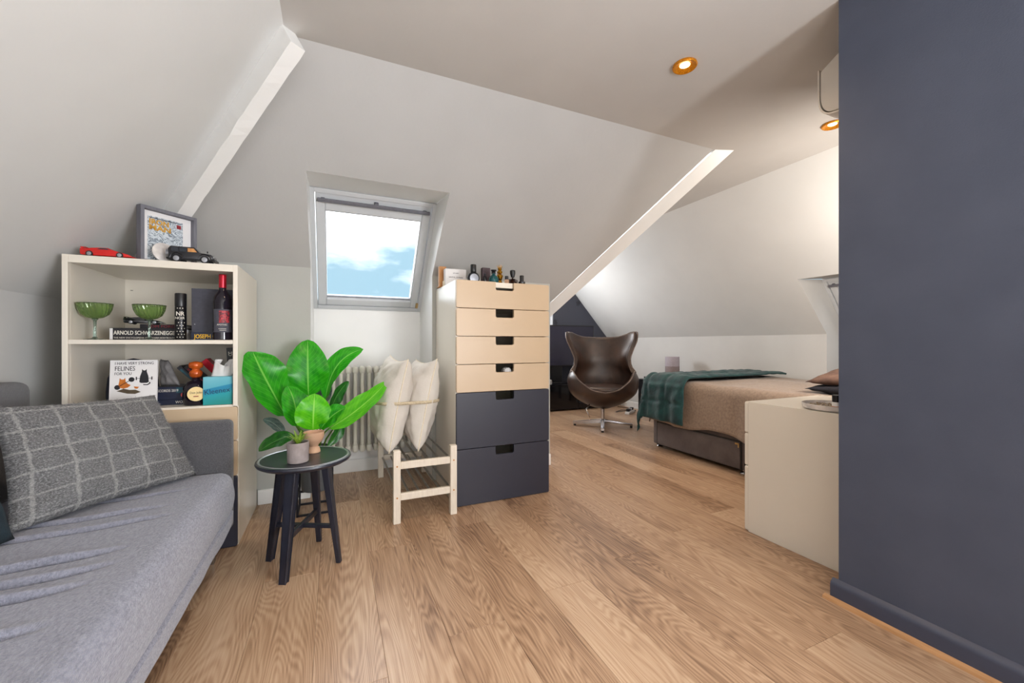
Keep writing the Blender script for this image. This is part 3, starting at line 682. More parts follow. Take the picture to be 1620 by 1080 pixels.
# round side table ---------------------------------------------------
tx, ty = -.113, 1.905
tb = thing('side_table', 'small round black wooden side table with splayed legs', 'table', (tx, ty, 0))
MB().lathe([(0, .424), (.165, .424), (.176, .430), (.180, .437), (.178, .444), (.168, .4465), (.160, .4445), (0, .4445)], n=64).build('table_top', M['black_wood'], tb, smooth=True)
MB().lathe([(.162, .4444), (.164, .4462), (.168, .4475), (.171, .4462), (.173, .443)], n=64).build('raised_rim', M['silver'], tb, smooth=True)
legs = [(-.255+.005, 1.985), (-.178, 1.772), (.018, 1.852), (-.065, 2.085)]
tops = []
for lx, ly in legs:
    f = V((lx-tx, ly-ty, 0)); t_ = V((f.x*.60, f.y*.60, .425))
    a = math.atan2(f.y, f.x)
    R = Rz(a)
    m = MB(); L = (t_-f).length
    bb = bmesh.new(); bmesh.ops.create_cube(bb, size=1)
    for v in bb.verts:
        s = v.co.z+.5
        c = f.lerp(t_, s); wd = .031*(.72+.45*s); dp = .024*(.8+.5*s)
        off = R @ V((v.co.x*dp*2*.5*1.0, v.co.y*wd, 0)); v.co = c+off
    bmesh.ops.bevel(bb, geom=bb.edges[:], offset=.0035, segments=2, affect='EDGES', profile=.5)
    m._merge(bb); m.build('leg', M['black_wood'], tb)
    tops.append(f.lerp(t_, .36))
MB().bar(tops[0], tops[2], .014, .024, .003).build('stretcher', M['black_wood'], tb)
MB().bar(tops[1]+V((0, 0, .004)), tops[3]+V((0, 0, .004)), .024, .014, .003).build('stretcher', M['black_wood'], tb)

# little potted succulent on the table
pt = thing('potted_succulent', 'small succulent in a grey concrete pot on the round table', 'plant', (-.134, 1.835, .4447))
MB().lathe([(0, 0), (.036, 0), (.0385, .002), (.040, .078), (.0395, .080), (.036, .080), (.0355, .068), (0, .068)], n=40).build('pot', M['concrete'], pt, smooth=True)
MB().lathe([(0, .072), (.02, .072), (.0357, .069), (.0357, .06), (0, .06)], n=24).build('soil', M['soil'], pt)
def leaf(base, tip, w, mid=None, nrm=(0, -1, .3), fold=.25, prof='oval', nl=16, nw=8, wave=.0):
    base, tip = V(base), V(tip)
    mid = V(mid) if mid is not None else (base+tip)/2
    c = mid*2-(base+tip)/2
    N0 = V(nrm).normalized()
    def f(u, v):
        p = base*(1-v)**2+c*2*v*(1-v)+tip*v*v
        d = ((c-base)*(1-v)+(tip-c)*v).normalized()
        s = d.cross(N0).normalized(); n = s.cross(d).normalized()
        if prof == 'oval': ww = w/2*max(0.0, math.sin(PI*min(1, v*1.0)**.85))**.62
        else: ww = w/2*(1-v)**.7*(min(1, v*6+.35))
        a = 2*u-1
        return p+s*(a*ww)+n*(abs(a)*ww*fold+wave*math.sin(v*11+a*3+w*90)*abs(a)*ww+wave*.5*ww*math.sin(v*23+w*50)*a*a)
    return MB().grid(f, nw, nl)
random.seed(3)
for k in range(15):
    a = k*2.4; el = .45+.75*(k/15); L = .050+.012*random.random()
    d = V((math.cos(a)*math.cos(el), math.sin(a)*math.cos(el), math.sin(el)))
    bs = V((math.cos(a)*.006, math.sin(a)*.006, .072)); tp = bs+d*L
    leaf(bs, tp, .013, (bs+tp)/2+V((0, 0, .008)), nrm=(-d.x*.5, -d.y*.5, 1), fold=.35, prof='lance', nl=7, nw=4).build('leaf', M['succ'], pt, smooth='all')
cp = tag(MB().lathe([(0, 0), (.024, 0), (.0265, .003), (.024, .018), (.017, .027), (.020, .036), (.034, .050), (.040, .066), (.042, .090), (.0395, .090), (.036, .066), (.028, .052), (0, .046)], n=40).build('footed_cup', M['terra'], None, smooth=True, loc=(-.082, 1.965, .4447)), 'pale terracotta footed cup behind the grey pot on the round table', 'cup')

# big leafy plant in stand -------------------------------------------
PC = V((-.095, 2.50, 0))
pp = thing('large_potted_plant', 'large bright green leafy plant in a grey pot on a black stand', 'plant', PC)
st = MB()
hw = .085
for sx in (-1, 1):
    for sy in (-1, 1): st.bar((sx*hw, sy*hw, 0), (sx*hw, sy*hw, .30), .010)
for a in (-1, 1):
    st.bar((-hw, a*hw, .006), (hw, a*hw, .006), .010); st.bar((a*hw, -hw, .006), (a*hw, hw, .006), .010)
    st.bar((-hw, a*hw, .296), (hw, a*hw, .296), .010); st.bar((a*hw, -hw, .296), (a*hw, hw, .296), .010)
    st.bar((a*hw, -hw, .105), (a*hw, hw, .105), .010)
st.bar((-hw, 0, .105), (hw, 0, .105), .010)
st.build('plant_stand', M['dark_metal'], pp)
MB().lathe([(0, .112), (.066, .112), (.072, .118), (.080, .34), (.080, .345), (.075, .345), (.073, .32), (0, .32)], n=40).build('pot', M['pot_grey'], pp, smooth=True)
MB().lathe([(0, .335), (.074, .325), (.074, .315), (0, .315)], n=24).build('soil', M['soil'], pp)
LV = [ # leaf base, leaf tip (metres from the stand), width, normal, material, fold, bend
    ((-0.135, -0.12, 0.545), (-0.276, -0.14, 0.879), 0.205, (0.55, -0.8, 0.35), 'leaf', 0.22, (-0.02, -0.02, 0.045)),
    ((-0.037, 0.02, 0.628), (-0.042, 0.05, 0.941), 0.215, (0, -1, 0.12), 'leaf', 0.12, (0, -0.03, 0)),
    ((0.049, 0.0, 0.604), (0.257, 0.12, 0.885), 0.125, (0.75, -0.55, 0.25), 'leaf', -0.3, (-0.03, 0, 0.04)),
    ((0.068, -0.2, 0.478), (0.374, -0.12, 0.709), 0.13, (-0.25, -0.7, 0.75), 'leaf_light', 0.18, (0, -0.01, -0.015)),
    ((-0.002, -0.28, 0.493), (0.006, -0.28, 0.673), 0.165, (0, -1, 0.2), 'leaf_light', 0.1, (0, -0.02, 0)),
    ((-0.077, -0.2, 0.503), (-0.123, -0.16, 0.705), 0.125, (0.3, -0.9, 0.1), 'leaf', 0.25, (0.01, -0.02, 0.01)),
    ((-0.093, -0.14, 0.448), (-0.237, -0.24, 0.403), 0.09, (0.1, -0.55, 0.8), 'leaf_dark', 0.15, (0, 0, 0.01)),
    ((-0.147, -0.06, 0.443), (-0.247, -0.04, 0.523), 0.055, (0.1, -0.7, 0.6), 'leaf_grey', 0.2, (0, 0, 0.012)),
    ((0.032, -0.3, 0.5), (0.146, -0.34, 0.601), 0.1, (-0.3, -0.75, 0.65), 'leaf', 0.3, (0, 0, 0.012)),
    ((0.009, 0.16, 0.556), (0.056, 0.22, 0.7), 0.1, (0.2, -1, 0.1), 'leaf_grey', 0.2, (0, 0, 0)),
    ((0.073, -0.06, 0.531), (0.172, 0.02, 0.701), 0.075, (0.7, -0.6, 0.2), 'leaf_dark', 0.25, (-0.01, 0, 0.01)),
    ((0.129, -0.18, 0.502), (0.062, -0.22, 0.392), 0.06, (0.5, -0.8, 0.2), 'leaf_dark', 0.2, (0.01, 0, 0)),
    ((-0.162, 0.0, 0.589), (-0.213, 0.06, 0.757), 0.085, (0.5, -0.8, 0.2), 'leaf_dark', 0.2, (0, 0, 0.02)),
]
for (b0, t0, w, n, mm, fo, bd) in LV:
    B0, T0 = V(b0), V(t0)
    leaf(B0, T0, w, (B0+T0)/2+V(bd)*1.3, n, fo, 'oval', 24, 10, .09).build('leaf', M[mm], pp, smooth='all')
    root = V((B0.x*.25, B0.y*.2, .33)); midp = (root+B0)/2+V((B0.x*-.1, 0, .03))
    MB().tube([root, root.lerp(midp, .6), midp.lerp(B0, .4), B0, B0.lerp(T0, .08)], [.005, .0045, .004, .0035, .002], 8).build('leaf_stalk', M['stem'], pp, smooth='all')

# radiator -----------------------------------------------------------
rd = thing('column_radiator', 'white column radiator under the roof window', 'radiator', (.27, 3.02, 0))
n = 12; sp0 = .0455; x0 = -.275
for k in range(n):
    x = x0+sp0*k
    m = MB()
    for dy in (-.036, 0, .036):
        m.tube([(x, dy, .20), (x, dy*1.0, .23), (x, dy, .70), (x, dy, .725)], [.010, .0125, .0125, .010], 10)
    for z in (.195, .735):
        m.box(x-.0185, x+.0185, -.052, .052, z-.026, z+.026, .016, 3)
    m.build('column', M['rad'], rd, smooth=True)
MB().tube([(x0-.028, 0, .735), (x0-.015, 0, .735)], [.013, .016], 12).build('plug', M['rad'], rd, smooth=True)
MB().tube([(x0-.03, 0, .195), (x0-.01, 0, .195)], .012, 12).tube([(x0-.03, 0, .195), (x0-.03, 0, .0)], .008, 10).build('valve_pipe', M['chrome'], rd, smooth=True)
for q in (.1, .4): MB().bar((x0+q, .045, .6), (x0+q, .098, .6), .02).build('wall_bracket', M['rad'], rd)

# shoe rack ----------------------------------------------------------
rk = thing('shoe_rack', 'low white wooden shoe rack with metal bars beside the tall chest', 'rack', (.44, 2.53, 0))
X0, X1, Y0, Y1 = -.148, .148, -.395, .385
pw_ = .036
for x in (X0, X1):
    for y in (Y0, Y1):
        MB().box(x-pw_/2, x+pw_/2, y-pw_/2, y+pw_/2, 0, .372, .003).build('post', M['rack'], rk)
for y in (Y0, Y1):
    for z in (.275, .115):
        MB().box(X0+pw_/2, X1-pw_/2, y-.011, y+.011, z, z+.036, .003).build('end_rail', M['rack'], rk)
for z in (.296, .136):
    for k in range(6):
        x = X0+.012+(X1-X0-.024)*k/5
        MB().tube([(x, Y0, z), (x, Y1, z)], .0062, 10).build('bar', M['steel'], rk, smooth=True)
for z in (.293, .133):
    for x in (X0, X1):
        MB().tube([(x, Y0-pw_/2-.0012, z), (x, Y0-pw_/2+.001, z)], .0045, 12).build('screw_cap', M['wood_pale'], rk)

# two strapped pillows -----------------------------------------------
b, P1 = pillow([(.270, 2.27, .322), (.255, 2.70, .322), (.33, 2.72, .845), (.378, 2.30, .83)], .215, 44, 1, .015, bow=.10)
o1 = b.build('cream_pillow', M['linen'], None, smooth='all'); tag(o1, 'cream pillow on the shoe rack, the left of two, near the radiator', 'pillow', 'strapped pillows on the shoe rack')
def seam(P, own, nm='piping'):
    pts = [P(0, k/30, 0) for k in range(31)]
    MB().tube(pts, .0032, 8).build(nm, M['piping'], own, smooth='all')
    pts = [P(k/20, 1, 0) for k in range(21)]
    MB().tube(pts, .0025, 8).build(nm, M['piping'], own, smooth='all')
seam(P1, o1)
b, P2 = pillow([(.424, 2.26, .322), (.43, 2.66, .322), (.485, 2.66, .815), (.545, 2.32, .83)], .195, 44, 5, .014, bow=.10)
o2 = b.build('cream_pillow', M['linen'], None, smooth='all'); tag(o2, 'cream pillow on the shoe rack, against the tall chest', 'pillow', 'strapped pillows on the shoe rack')
seam(P2, o2)
# strap hugging both pillows at mid height
sv = .53
loop = []
for k in range(15): loop.append(P1(k/14, sv, 1.06)) # unknown side order, sorted by angle below
for k in range(15): loop.append(P1(k/14, sv, -1.06)); loop.append(P2(k/14, sv, 1.06)); loop.append(P2(k/14, sv, -1.06))
cx = sum(p.x for p in loop)/len(loop); cy = sum(p.y for p in loop)/len(loop)
def hull(ps):
    ps = sorted(set((round(p.x, 4), round(p.y, 4)) for p in ps))
    def half(ps):
        h = []
        for p in ps:
            while len(h) > 1 and (h[-1][0]-h[-2][0])*(p[1]-h[-2][1])-(h[-1][1]-h[-2][1])*(p[0]-h[-2][0]) <= 0: h.pop()
            h.append(p)
        return h
    a = half(ps); b = half(ps[::-1]); return a[:-1]+b[:-1]
hp = hull(loop)
sb = MB(); zc = .585
ring = []
for (x, y) in hp:
    d = V((x-cx, y-cy, 0)).normalized()*.004; ring.append(V((x, y, zc-.06*(x-cx)/.2*.0))+d)
for k in range(len(ring)):
    p, q = ring[k], ring[(k+1) % len(ring)]
    sb.polys([tuple(p-V((0, 0, .009))), tuple(q-V((0, 0, .009))), tuple(q+V((0, 0, .009))), tuple(p+V((0, 0, .009)))])
sb.weld(1e-5)
tag(sb.build('luggage_strap', M['strap'], None, smooth='all', solid=.002), 'beige woven strap tied round the two cream pillows', 'strap')

# egg chair -----------------------------------------------------------
ec = thing('egg_chair', 'dark brown leather wing armchair on a chrome swivel base', 'armchair', (2.72, 3.70, 0), math.atan2(-3.70, -2.72)+PI/2+.08)
RIM = [(0, .985), (25, .992), (45, 1.02), (62, 1.05), (74, 1.045), (82, .98), (87, .86), (91, .72), (95, .635), (100, .60), (108, .612), (118, .600), (130, .56), (145, .49), (162, .425), (180, .405)]
WZ = [(.20, .26), (.30, .32), (.42, .375), (.52, .39), (.60, .36), (.70, .298), (.80, .325), (.95, .395), (1.05, .42)]
Y0Z = [(.28, 0), (.5, .0), (.7, .06), (1.05, .13)]
BZ = [(.20, .24), (.42, .31), (.55, .30), (.75, .25), (1.05, .25)]
def egg(u, v, inn=0):
    ph = -PI+2*PI*u; a = abs(math.degrees(ph))
    rim = interp(RIM, a)
    zb0 = .40
    if v < .35:
        k = v/.35; ang = k*PI/2
        r = math.sin(ang); z = .205+(zb0-.205)*(1-math.cos(ang))
        z = min(z, rim)
    else:
        k = (v-.35)/.65; r = 1; z = zb0+(rim-zb0)*k
    W_ = interp(WZ, z); y0 = interp(Y0Z, z); B = interp(BZ, z)
    return V((W_*math.sin(ph)*r, y0*r+B*math.cos(ph)*r, z))
es = MB().grid(lambda u, v: egg(u, v), 96, 34); es.weld(1e-5); bmesh.ops.recalc_face_normals(es.bm, faces=es.bm.faces)
es.build('shell', M['leather'], ec, smooth='all', solid=.042, off=-1, sub=1)
MB().tube([egg(k/120, 1)+V((0, 0, .002)) for k in range(120)], .0065, 8, closed=True).build('edge_piping', mat('light_leather_edge', (120, 104, 96), .35, var=(96, 82, 76), vscale=30), ec, smooth='all')
MB().lathe([(0, .395), (.24, .395), (.275, .405), (.285, .425), (.275, .447), (.24, .457), (.12, .463), (0, .464)], n=48, sy=.98, c=(0, -.015, 0)).build('seat_cushion', M['leather'], ec, smooth='all')
MB().lathe([(0, .06), (.022, .06), (.022, .19), (.05, .20), (.09, .215), (0, .215)], n=24).build('pillar', M['chrome'], ec, smooth=True)
stb = MB().lathe([(0, .045), (.035, .045), (.032, .075), (.022, .085), (0, .085)], n=24).build('hub', M['chrome'], ec, smooth=True)
for k in range(4):
    a = k*PI/2 - .08; d = V((math.cos(a), math.sin(a), 0))
    arm = MB(); bb = bmesh.new(); bmesh.ops.create_cube(bb, size=1)
    for v in bb.verts:
        s = v.co.x+.5; r = .02+.30*s; h = .034-.016*s; wd = .044-.012*s; zt = .062-.03*s
        v.co = V((d.x*r-d.y*v.co.y*wd, d.y*r+d.x*v.co.y*wd, zt+v.co.z*h))
    bmesh.ops.bevel(bb, geom=bb.edges[:], offset=.004, segments=2, affect='EDGES', profile=.5); arm._merge(bb)
    am = arm.build('base_arm', M['chrome'], ec, smooth=True)
    MB().lathe([(0, 0), (.014, 0), (.014, .022), (0, .024)], (d.x*.305, d.y*.305, 0), 14).build('glide', M['black'], am)
MB().tube([(-.15, -.18, .27), (-.19, -.22, .22), (-.15, -.25, .14)], [.007, .006, .005], 8).build('tilt_lever', M['chrome'], ec, smooth='all')

# bed ----------------------------------------------------------------
bd = thing('divan_bed', 'double divan bed with grey suede base and taupe bedspread', 'bed', (3.24, 1.85, 0))
bx0, bx1, by0, by1 = -.62, .60, -.92, .965
MB().box(bx0, bx1, by0, by1, .03, .37, .012).build('base', M['divan'], bd, smooth=True)
MB().box(bx0-.012, bx0+.002, .11, by1-.06, .036, .222, .006).build('storage_drawer', M['divan'], bd, smooth=True)
MB().box(bx0-.012, bx0+.002, -.80, .10-.03, .036, .222, .006).build('storage_drawer', M['divan'], bd, smooth=True)
MB().box(bx0-.0035, bx0+.004, .098, by1-.048, .03, .234).box(bx0-.0035, bx0+.004, -.812, .082, .03, .234).build('drawer_gap_shade', M['black'], bd)  # black strips stand in for the shade round the drawers
MB().box(bx0-.0150, bx0-.011, .115, .145, .205, .216).box(bx0-.0150, bx0-.011, .115, .123, .185, .205).build('corner_plate', M['brass'], bd)
for (fx, fy) in ((bx0+.05, by1-.03), (bx1-.05, by1-.03), (bx0+.05, -.85), (bx1-.05, -.85), (bx0+.02, .10)):
    MB().lathe([(0, 0), (.022, 0), (.026, .006), (.018, .016), (.008, .022), (.008, .034), (0, .034)], (fx, fy, 0), 18).build('foot', M['chrome'], bd, smooth=True)
soft(bx0, bx1, by0, by1, .37, .57, .04).build('mattress', M['white_cloth'], bd, smooth=True)
def drape(xe0, xe1, ye1, ztop, r, extra=.02):
    """map cloth coords (x,y) on the bed plane to a draped 3D point"""
    def g(x, y, seed=0, fold=.012):
        da = max(0, xe0+r-x); dc = max(0, x-(xe1-r)); db = max(0, y-(ye1-r))
        def bend(d):
            L = r*PI/2
            if d < L: t = d/r; return r*math.sin(t), r*(1-math.cos(t))
            return r, r+(d-L)
        oa, za = bend(da); oc, zc_ = bend(dc); ob, zb_ = bend(db)
        if da > 0 and db > 0:
            dd = math.hypot(da, db); o, z = bend(dd); ox, oy, dz = o*da/dd, o*db/dd, z
        else: ox, oy, dz = oa-oc, ob, max(za, zb_, zc_)
        X = min(max(x, xe0+r), xe1-r)-ox; Y = min(y, ye1-r)+oy
        hang = max(0, dz-r)
        if da > 0: X -= hang*.06+fold*min(1, hang/.1)*math.sin(y*23+seed+2*math.sin(y*9))
        if db > 0: Y += hang*.12+fold*min(1, hang/.1)*math.sin(x*19+seed)
        return V((X, Y, ztop-dz))
    return g
gd = drape(bx0-.03, bx1+.02, by1+.03, .605, .075)
dv = MB()
def fduv(u, v):
    x = -.99+1.60*u; hem = .025*math.sin(v*7)+.02*math.sin(v*17+1)
    if u < .15: x -= hem*(1-u/.15)
    y = -.88+(by1+.06+.88)*v
    p = gd(x, y, 0, .008)
    p.z += .012*mnoise.noise(V((x*3.2, y*3.2, 0)))+.005*mnoise.noise(V((x*9, y*9, 4)))
    return p
dv.grid(fduv, 70, 100).build('bedspread', M['duvet'], bd, smooth='all', solid=.012, off=-1)
# folded teal throw over the foot of the bed
gt = drape(bx0-.085, bx1+.05, by1+.085, .650, .10)
th_ = MB()
def fthrow(u, v):
    x = -1.045+1.62*u; y = .545+(.80)*v
    p = gt(x, y, 1.5, .010)
    gr = lambda t, n: 1-math.exp(-(abs((t*n+.5) % 1-.5)/.10)**2)
    q = gr(u, 10)*gr(v, 4)
    n = V((0, 0, 1)) if p.z > .6 else V((-.7 if x < bx0 else 0, .7 if y > by1 else 0, .3)).normalized()
    return p+n*(.012*q+.006*mnoise.noise(V((x*16, y*16, 0))))+V((0, 0, .008*mnoise.noise(V((x*4, y*5, 3)))))
ob_ = th_.grid(fthrow, 130, 80).build('quilted_throw', M['velvet'], None, smooth='all', solid=.014, off=-1); ob_.location = bd.location
tag(ob_, 'dark teal quilted velvet throw across the foot of the bed', 'throw')
b, P = pillow([(2.74, 1.61, .632), (2.72, 1.00, .632), (3.38, 1.00, .64), (3.40, 1.60, .64)], .11, 24, 2, .010)
tag(b.build('bed_pillow', M['char_cloth'], None, smooth='all'), 'charcoal pillow on the bed, the lower one under the brown pillow', 'pillow')
b, P = pillow([(2.76, 1.62, .672), (2.74, 1.02, .715), (3.36, 1.0, .81), (3.42, 1.58, .77)], .13, 24, 6, .012)
tag(b.build('bed_pillow', M['brown_cloth'], None, smooth='all'), 'brown satin pillow on top of the charcoal pillow on the bed', 'pillow')
# black bedside stand + speaker
bs = thing('bedside_stand', 'small black stand beyond the foot of the bed', 'stand', (3.60, 3.80, 0))
MB().box(-.15, .15, -.18, .18, .46, .485, .004).build('stand_top', M['black'], bs)
for sx in (-.13, .13):
    for sy in (-.16, .16): MB().box(sx-.012, sx+.012, sy-.012, sy+.012, 0, .462).build('leg', M['black'], bs)
MB().box(-.14, .14, -.17, .17, .30, .462, .003).build('drawer', M['black'], bs)
MB().lathe([(0, 0), (.04, 0), (.042, .03), (0, .032)], (-.10, .06, .485), 18).build('dial', M['dark_metal'], bs)
sk = thing('cylindrical_speaker', 'lavender grey cylindrical speaker behind the bed', 'speaker', (3.66, 3.62, .485))
MB().lathe([(0, 0), (.076, 0), (.080, .004), (.080, .165), (0, .165)], n=40).build('fabric_base', M['lav2'], sk, smooth=True)
MB().lathe([(0, .166), (.080, .166), (.080, .272), (.077, .277), (0, .277)], n=40).build('upper_shell', M['lav'], sk, smooth=True)

# TV and low unit ------------------------------------------------------
tvx = thing('television', 'large dark flat television on the black unit by the end wall', 'television', (2.87, 4.98, .362))
MB().box(-.62, .62, -.02, .015, .235, .815, .004).build('housing', M['black'], tvx)
MB().box(-.605, .605, -.0215, -.018, .25, .80).build('screen', M['screen'], tvx)
MB().box(-.09, .09, -.01, .03, .02, .30, .004).box(-.28, .28, -.11, .11, 0, .014, .004).build('foot', M['black'], tvx)
tu = thing('media_unit', 'low glossy black media unit under the television', 'cabinet', (2.87, 4.96, 0))
MB().box(-.80, .75, -.18, .18, .01, .34, .003).build('body', M['black_gloss'], tu)
MB().box(-.81, .76, -.195, .19, .34, .362, .003).build('top', M['black_gloss'], tu)
for k in range(3): MB().box(-.795+.515*k, -.795+.515*k+.508, -.190, -.179, .02, .335, .002).build('door', M['black_gloss'], tu)
rt = thing('media_box', 'small white ribbed box on the black media unit', 'box', (2.63, 4.84, .362))
MB().box(-.07, .07, -.04, .04, 0, .062, .006).build('body', M['white_cloth'], rt)
for k in range(5): MB().box(-.066+.028*k, -.054+.028*k, -.043, -.0405, .004, .058).build('rib', M['silver'], rt)
# curtain
cu = thing('window_curtain', 'white curtain at the gable window beside the television', 'curtain', (2.50, 5.10, .66))
def fc(u, v):
    x = -.45+.84*u; return V((x, .018*math.sin(u*70)+.006*math.sin(u*31), .02+1.02*v))
mc = NT('backlit_voile'); tr = mc.n('ShaderNodeBsdfTranslucent'); tr.inputs['Color'].default_value = (.8, .82, .84, 1)
mc.p.inputs['Base Color'].default_value = (.75, .76, .78, 1); mc.p.inputs['Roughness'].default_value = .8
ms = mc.n('ShaderNodeMixShader'); ms.inputs[0].default_value = .5
mc.l(mc.p.outputs[0], ms.inputs[1]); mc.l(tr.outputs[0], ms.inputs[2]); mc.l(ms.outputs[0], mc.t.nodes['Material Output'].inputs['Surface'])
MB().grid(fc, 140, 4).build('cloth', mc.m, cu, smooth='all', solid=.002)
MB().tube([(-.50, 0, 1.05), (.42, 0, 1.05)], .010, 10).build('rail', M['dark_metal'], cu)
# extension lead by the knee wall
pl_ = thing('extension_lead', 'white extension lead with plugs on the floor behind the armchair', 'power strip', (3.56, 4.25, 0))
MB().box(-.13, .13, -.03, .03, 0, .035, .006, mx=Rz(.6)).build('socket_bar', M['white_cloth'], pl_)
for k in range(3): MB().box(-.10+.08*k, -.055+.08*k, -.022, .022, .036, .07, .006, mx=Rz(.6)).build('plug', M['black'] if k != 1 else M['silver'], pl_)
MB().tube([(.1, .06, .01), (.2, .12, .006), (.26, .3, .006), (.2, .5, .006)], .004, 8).tube([(-.1, -.05, .05), (-.16, .02, .03), (-.12, .14, .006), (.05, .24, .006), (.22, .2, .006)], .004, 8).build('cable', M['black'], pl_, smooth='all')

# AC unit --------------------------------------------------------------
ac = thing('air_conditioner', 'white wall air conditioner high on the dark wall', 'air conditioner', (2.26, .858, 1.865))
pr = [(0, .262), (0, .0)] 
arc = lambda r, q: [(.085+(.087+r)*math.cos(t)**.62, .105-(.105+r)*math.sin(t)**.62) for t in [PI/2*k/q for k in range(q+1)]]
prof = [(.004, .272), (.03, .272), (.165, .192), (.172, .186)]+[(y, max(z, 0)) for y, z in arc(0, 12)]+[(.06, 0), (.004, .02)]
MB().prism([(y, z) for y, z in prof], .80, T(.40, 0, 0) @ Rz(PI/2), .003).build('body', M['ac'], ac, smooth=True)
fo, fi = arc(.010, 14), arc(.004, 14)
fr = [(.182, .198)]+fo+fi[::-1]+[(.176, .198)]
MB().prism(fr, .802, T(.401, 0, 0) @ Rz(PI/2)).build('front_cover', M['ac'], ac, smooth=True)
MB().box(-.34, .34, .05, .095, -.012, -.002, .003).build('air_flap', M['ac'], ac)

# downlights -----------------------------------------------------------
DL = ['amber recessed downlight in the middle of the ceiling', 'amber recessed downlight under the air conditioner by the dark wall', None, None, None, None, None]
for (x, y), lb in zip(DOWN[:2], DL):
    d = thing('downlight', lb, 'ceiling light', (x, y, H-.012), 0, 'recessed ceiling downlights')
    MB().lathe([(.050, .011), (.052, .004), (.048, .0), (.043, .001), (.030, .009), (.022, .0115), (.050, .0115)], n=40).build('bezel', M['bezel'], d, smooth=True)
    MB().lathe([(0, .006), (.014, .006), (.022, .0105), (0, .0112)], n=28).build('lamp_face', M['lamp'], d, smooth=True)

# ================================================================== SMALL THINGS ON THE BOOKCASE
BT = 1.2755
def wheels(parent, pts, r, w):
    for (x, y) in pts:
        t = MB().lathe([(0, -w/2), (r*.9, -w/2), (r, -w/2+.001), (r, w/2-.001), (r*.9, w/2), (0, w/2)], n=22, mx=T(x, y, r) @ Rx(PI/2)).build('wheel', M['tyre'], parent, smooth=True)
        s = -1 if y < 0 else 1
        MB().lathe([(0, 0), (r*.62, 0), (r*.66, .0006), (r*.2, .0016), (0, .0016)], n=14, mx=T(x, y+s*(w/2), r) @ Rx(PI/2*(1 if s < 0 else -1))).build('hub_cap', M['silver'], t)
def sportscar(name, label, loc, rz, L, m):
    c = thing(name, label, 'toy car', loc, rz); k = L/.165; h = .034
    pr = [(-.082, .010), (-.083, .030), (-.080, .0335), (-.060, .033), (-.045, .036), (-.022, .0385), (.004, .0385), (.022, .031), (.045, .024), (.070, .017), (.083, .010), (.080, .006), (-.078, .006)]
    MB().prism([(x*k, z*k) for x, z in pr], .066*k, T(0, -.033*k, 0), .002).build('body', m, c, smooth=True)
    MB().prism([(x*k, z*k) for x, z in [(-.036, .0345), (-.022, .0392), (.004, .0392), (.020, .0325), (.010, .0315)]], .05*k, T(0, -.025*k, .0004)).prism([(x*k, z*k) for x, z in [(-.030, .031), (-.018, .0365), (.002, .0365), (.014, .0305)]], .0668*k, T(0, -.0334*k, 0)).build('window', M['glass_dark'], c)
    MB().box(-.083*k, -.066*k, -.030*k, .030*k, .0365*k, .039*k, .0008).box(-.080*k, -.072*k, -.031*k, -.028*k, .030*k, .037*k).box(-.080*k, -.072*k, .028*k, .031*k, .030*k, .037*k).build('rear_wing', m, c)
    wheels(c, [(-.052*k, -.031*k), (-.052*k, .031*k), (.045*k, -.031*k), (.045*k, .031*k)], .0115*k, .010*k)
    return c
sportscar('toy_sports_car', 'red toy sports car on top of the bookcase', (-.862, 2.235, BT), -.05, .165, M['red'])
sv_ = thing('toy_off_roader', 'black boxy toy off-road car on top of the bookcase', 'toy car', (-.578, 2.235, BT), -.03)
pr = [(-.080, .016), (-.082, .058), (-.074, .069), (.012, .069), (.030, .046), (.072, .041), (.078, .036), (.079, .016)]
MB().prism(pr, .066, T(0, -.033, 0), .002).build('body', M['black_paint'], sv_, smooth=True)
for a, b2 in ((-.070, -.045), (-.041, -.016), (-.012, .010)):
    MB().prism([(a, .047), (a, .063), (b2, .063), (b2+(.012 if b2 > 0 else 0), .047)], .0668, T(0, -.0334, 0)).build('side_window', M['glass_dark'] if b2 < 0 else M['wood_pale'], sv_)
MB().box(-.088, -.074, -.034, .034, .012, .020, .002).box(.074, .087, -.034, .034, .012, .022, .002).box(-.075, .074, -.036, -.030, .010, .016, .001).build('bumper', M['tin'], sv_)
for x in (-.052, .050):
    MB().tube([(x+.023*math.cos(a), -.034, .018+.023*math.sin(a)) for a in [PI*k/10 for k in range(11)]], .0025, 6).build('wheel_arch', M['tin'], sv_)
MB().lathe([(0, -.006), (.017, -.006), (.018, 0), (.017, .006), (0, .006)], n=20, mx=T(-.090, 0, .042) @ Ry(PI/2)).build('spare_wheel', M['silver'], sv_, smooth=True)
MB().lathe([(0, 0), (.006, 0), (.006, .003), (0, .003)], n=12, mx=T(.079, -.022, .033) @ Ry(PI/2)).build('headlamp', M['clear'], sv_)
MB().box(.060, .064, -.042, -.034, .045, .053, .001).build('mirror', M['tin'], sv_)
wheels(sv_, [(-.052, -.030), (-.052, .030), (.050, -.030), (.050, .030)], .0165, .012)

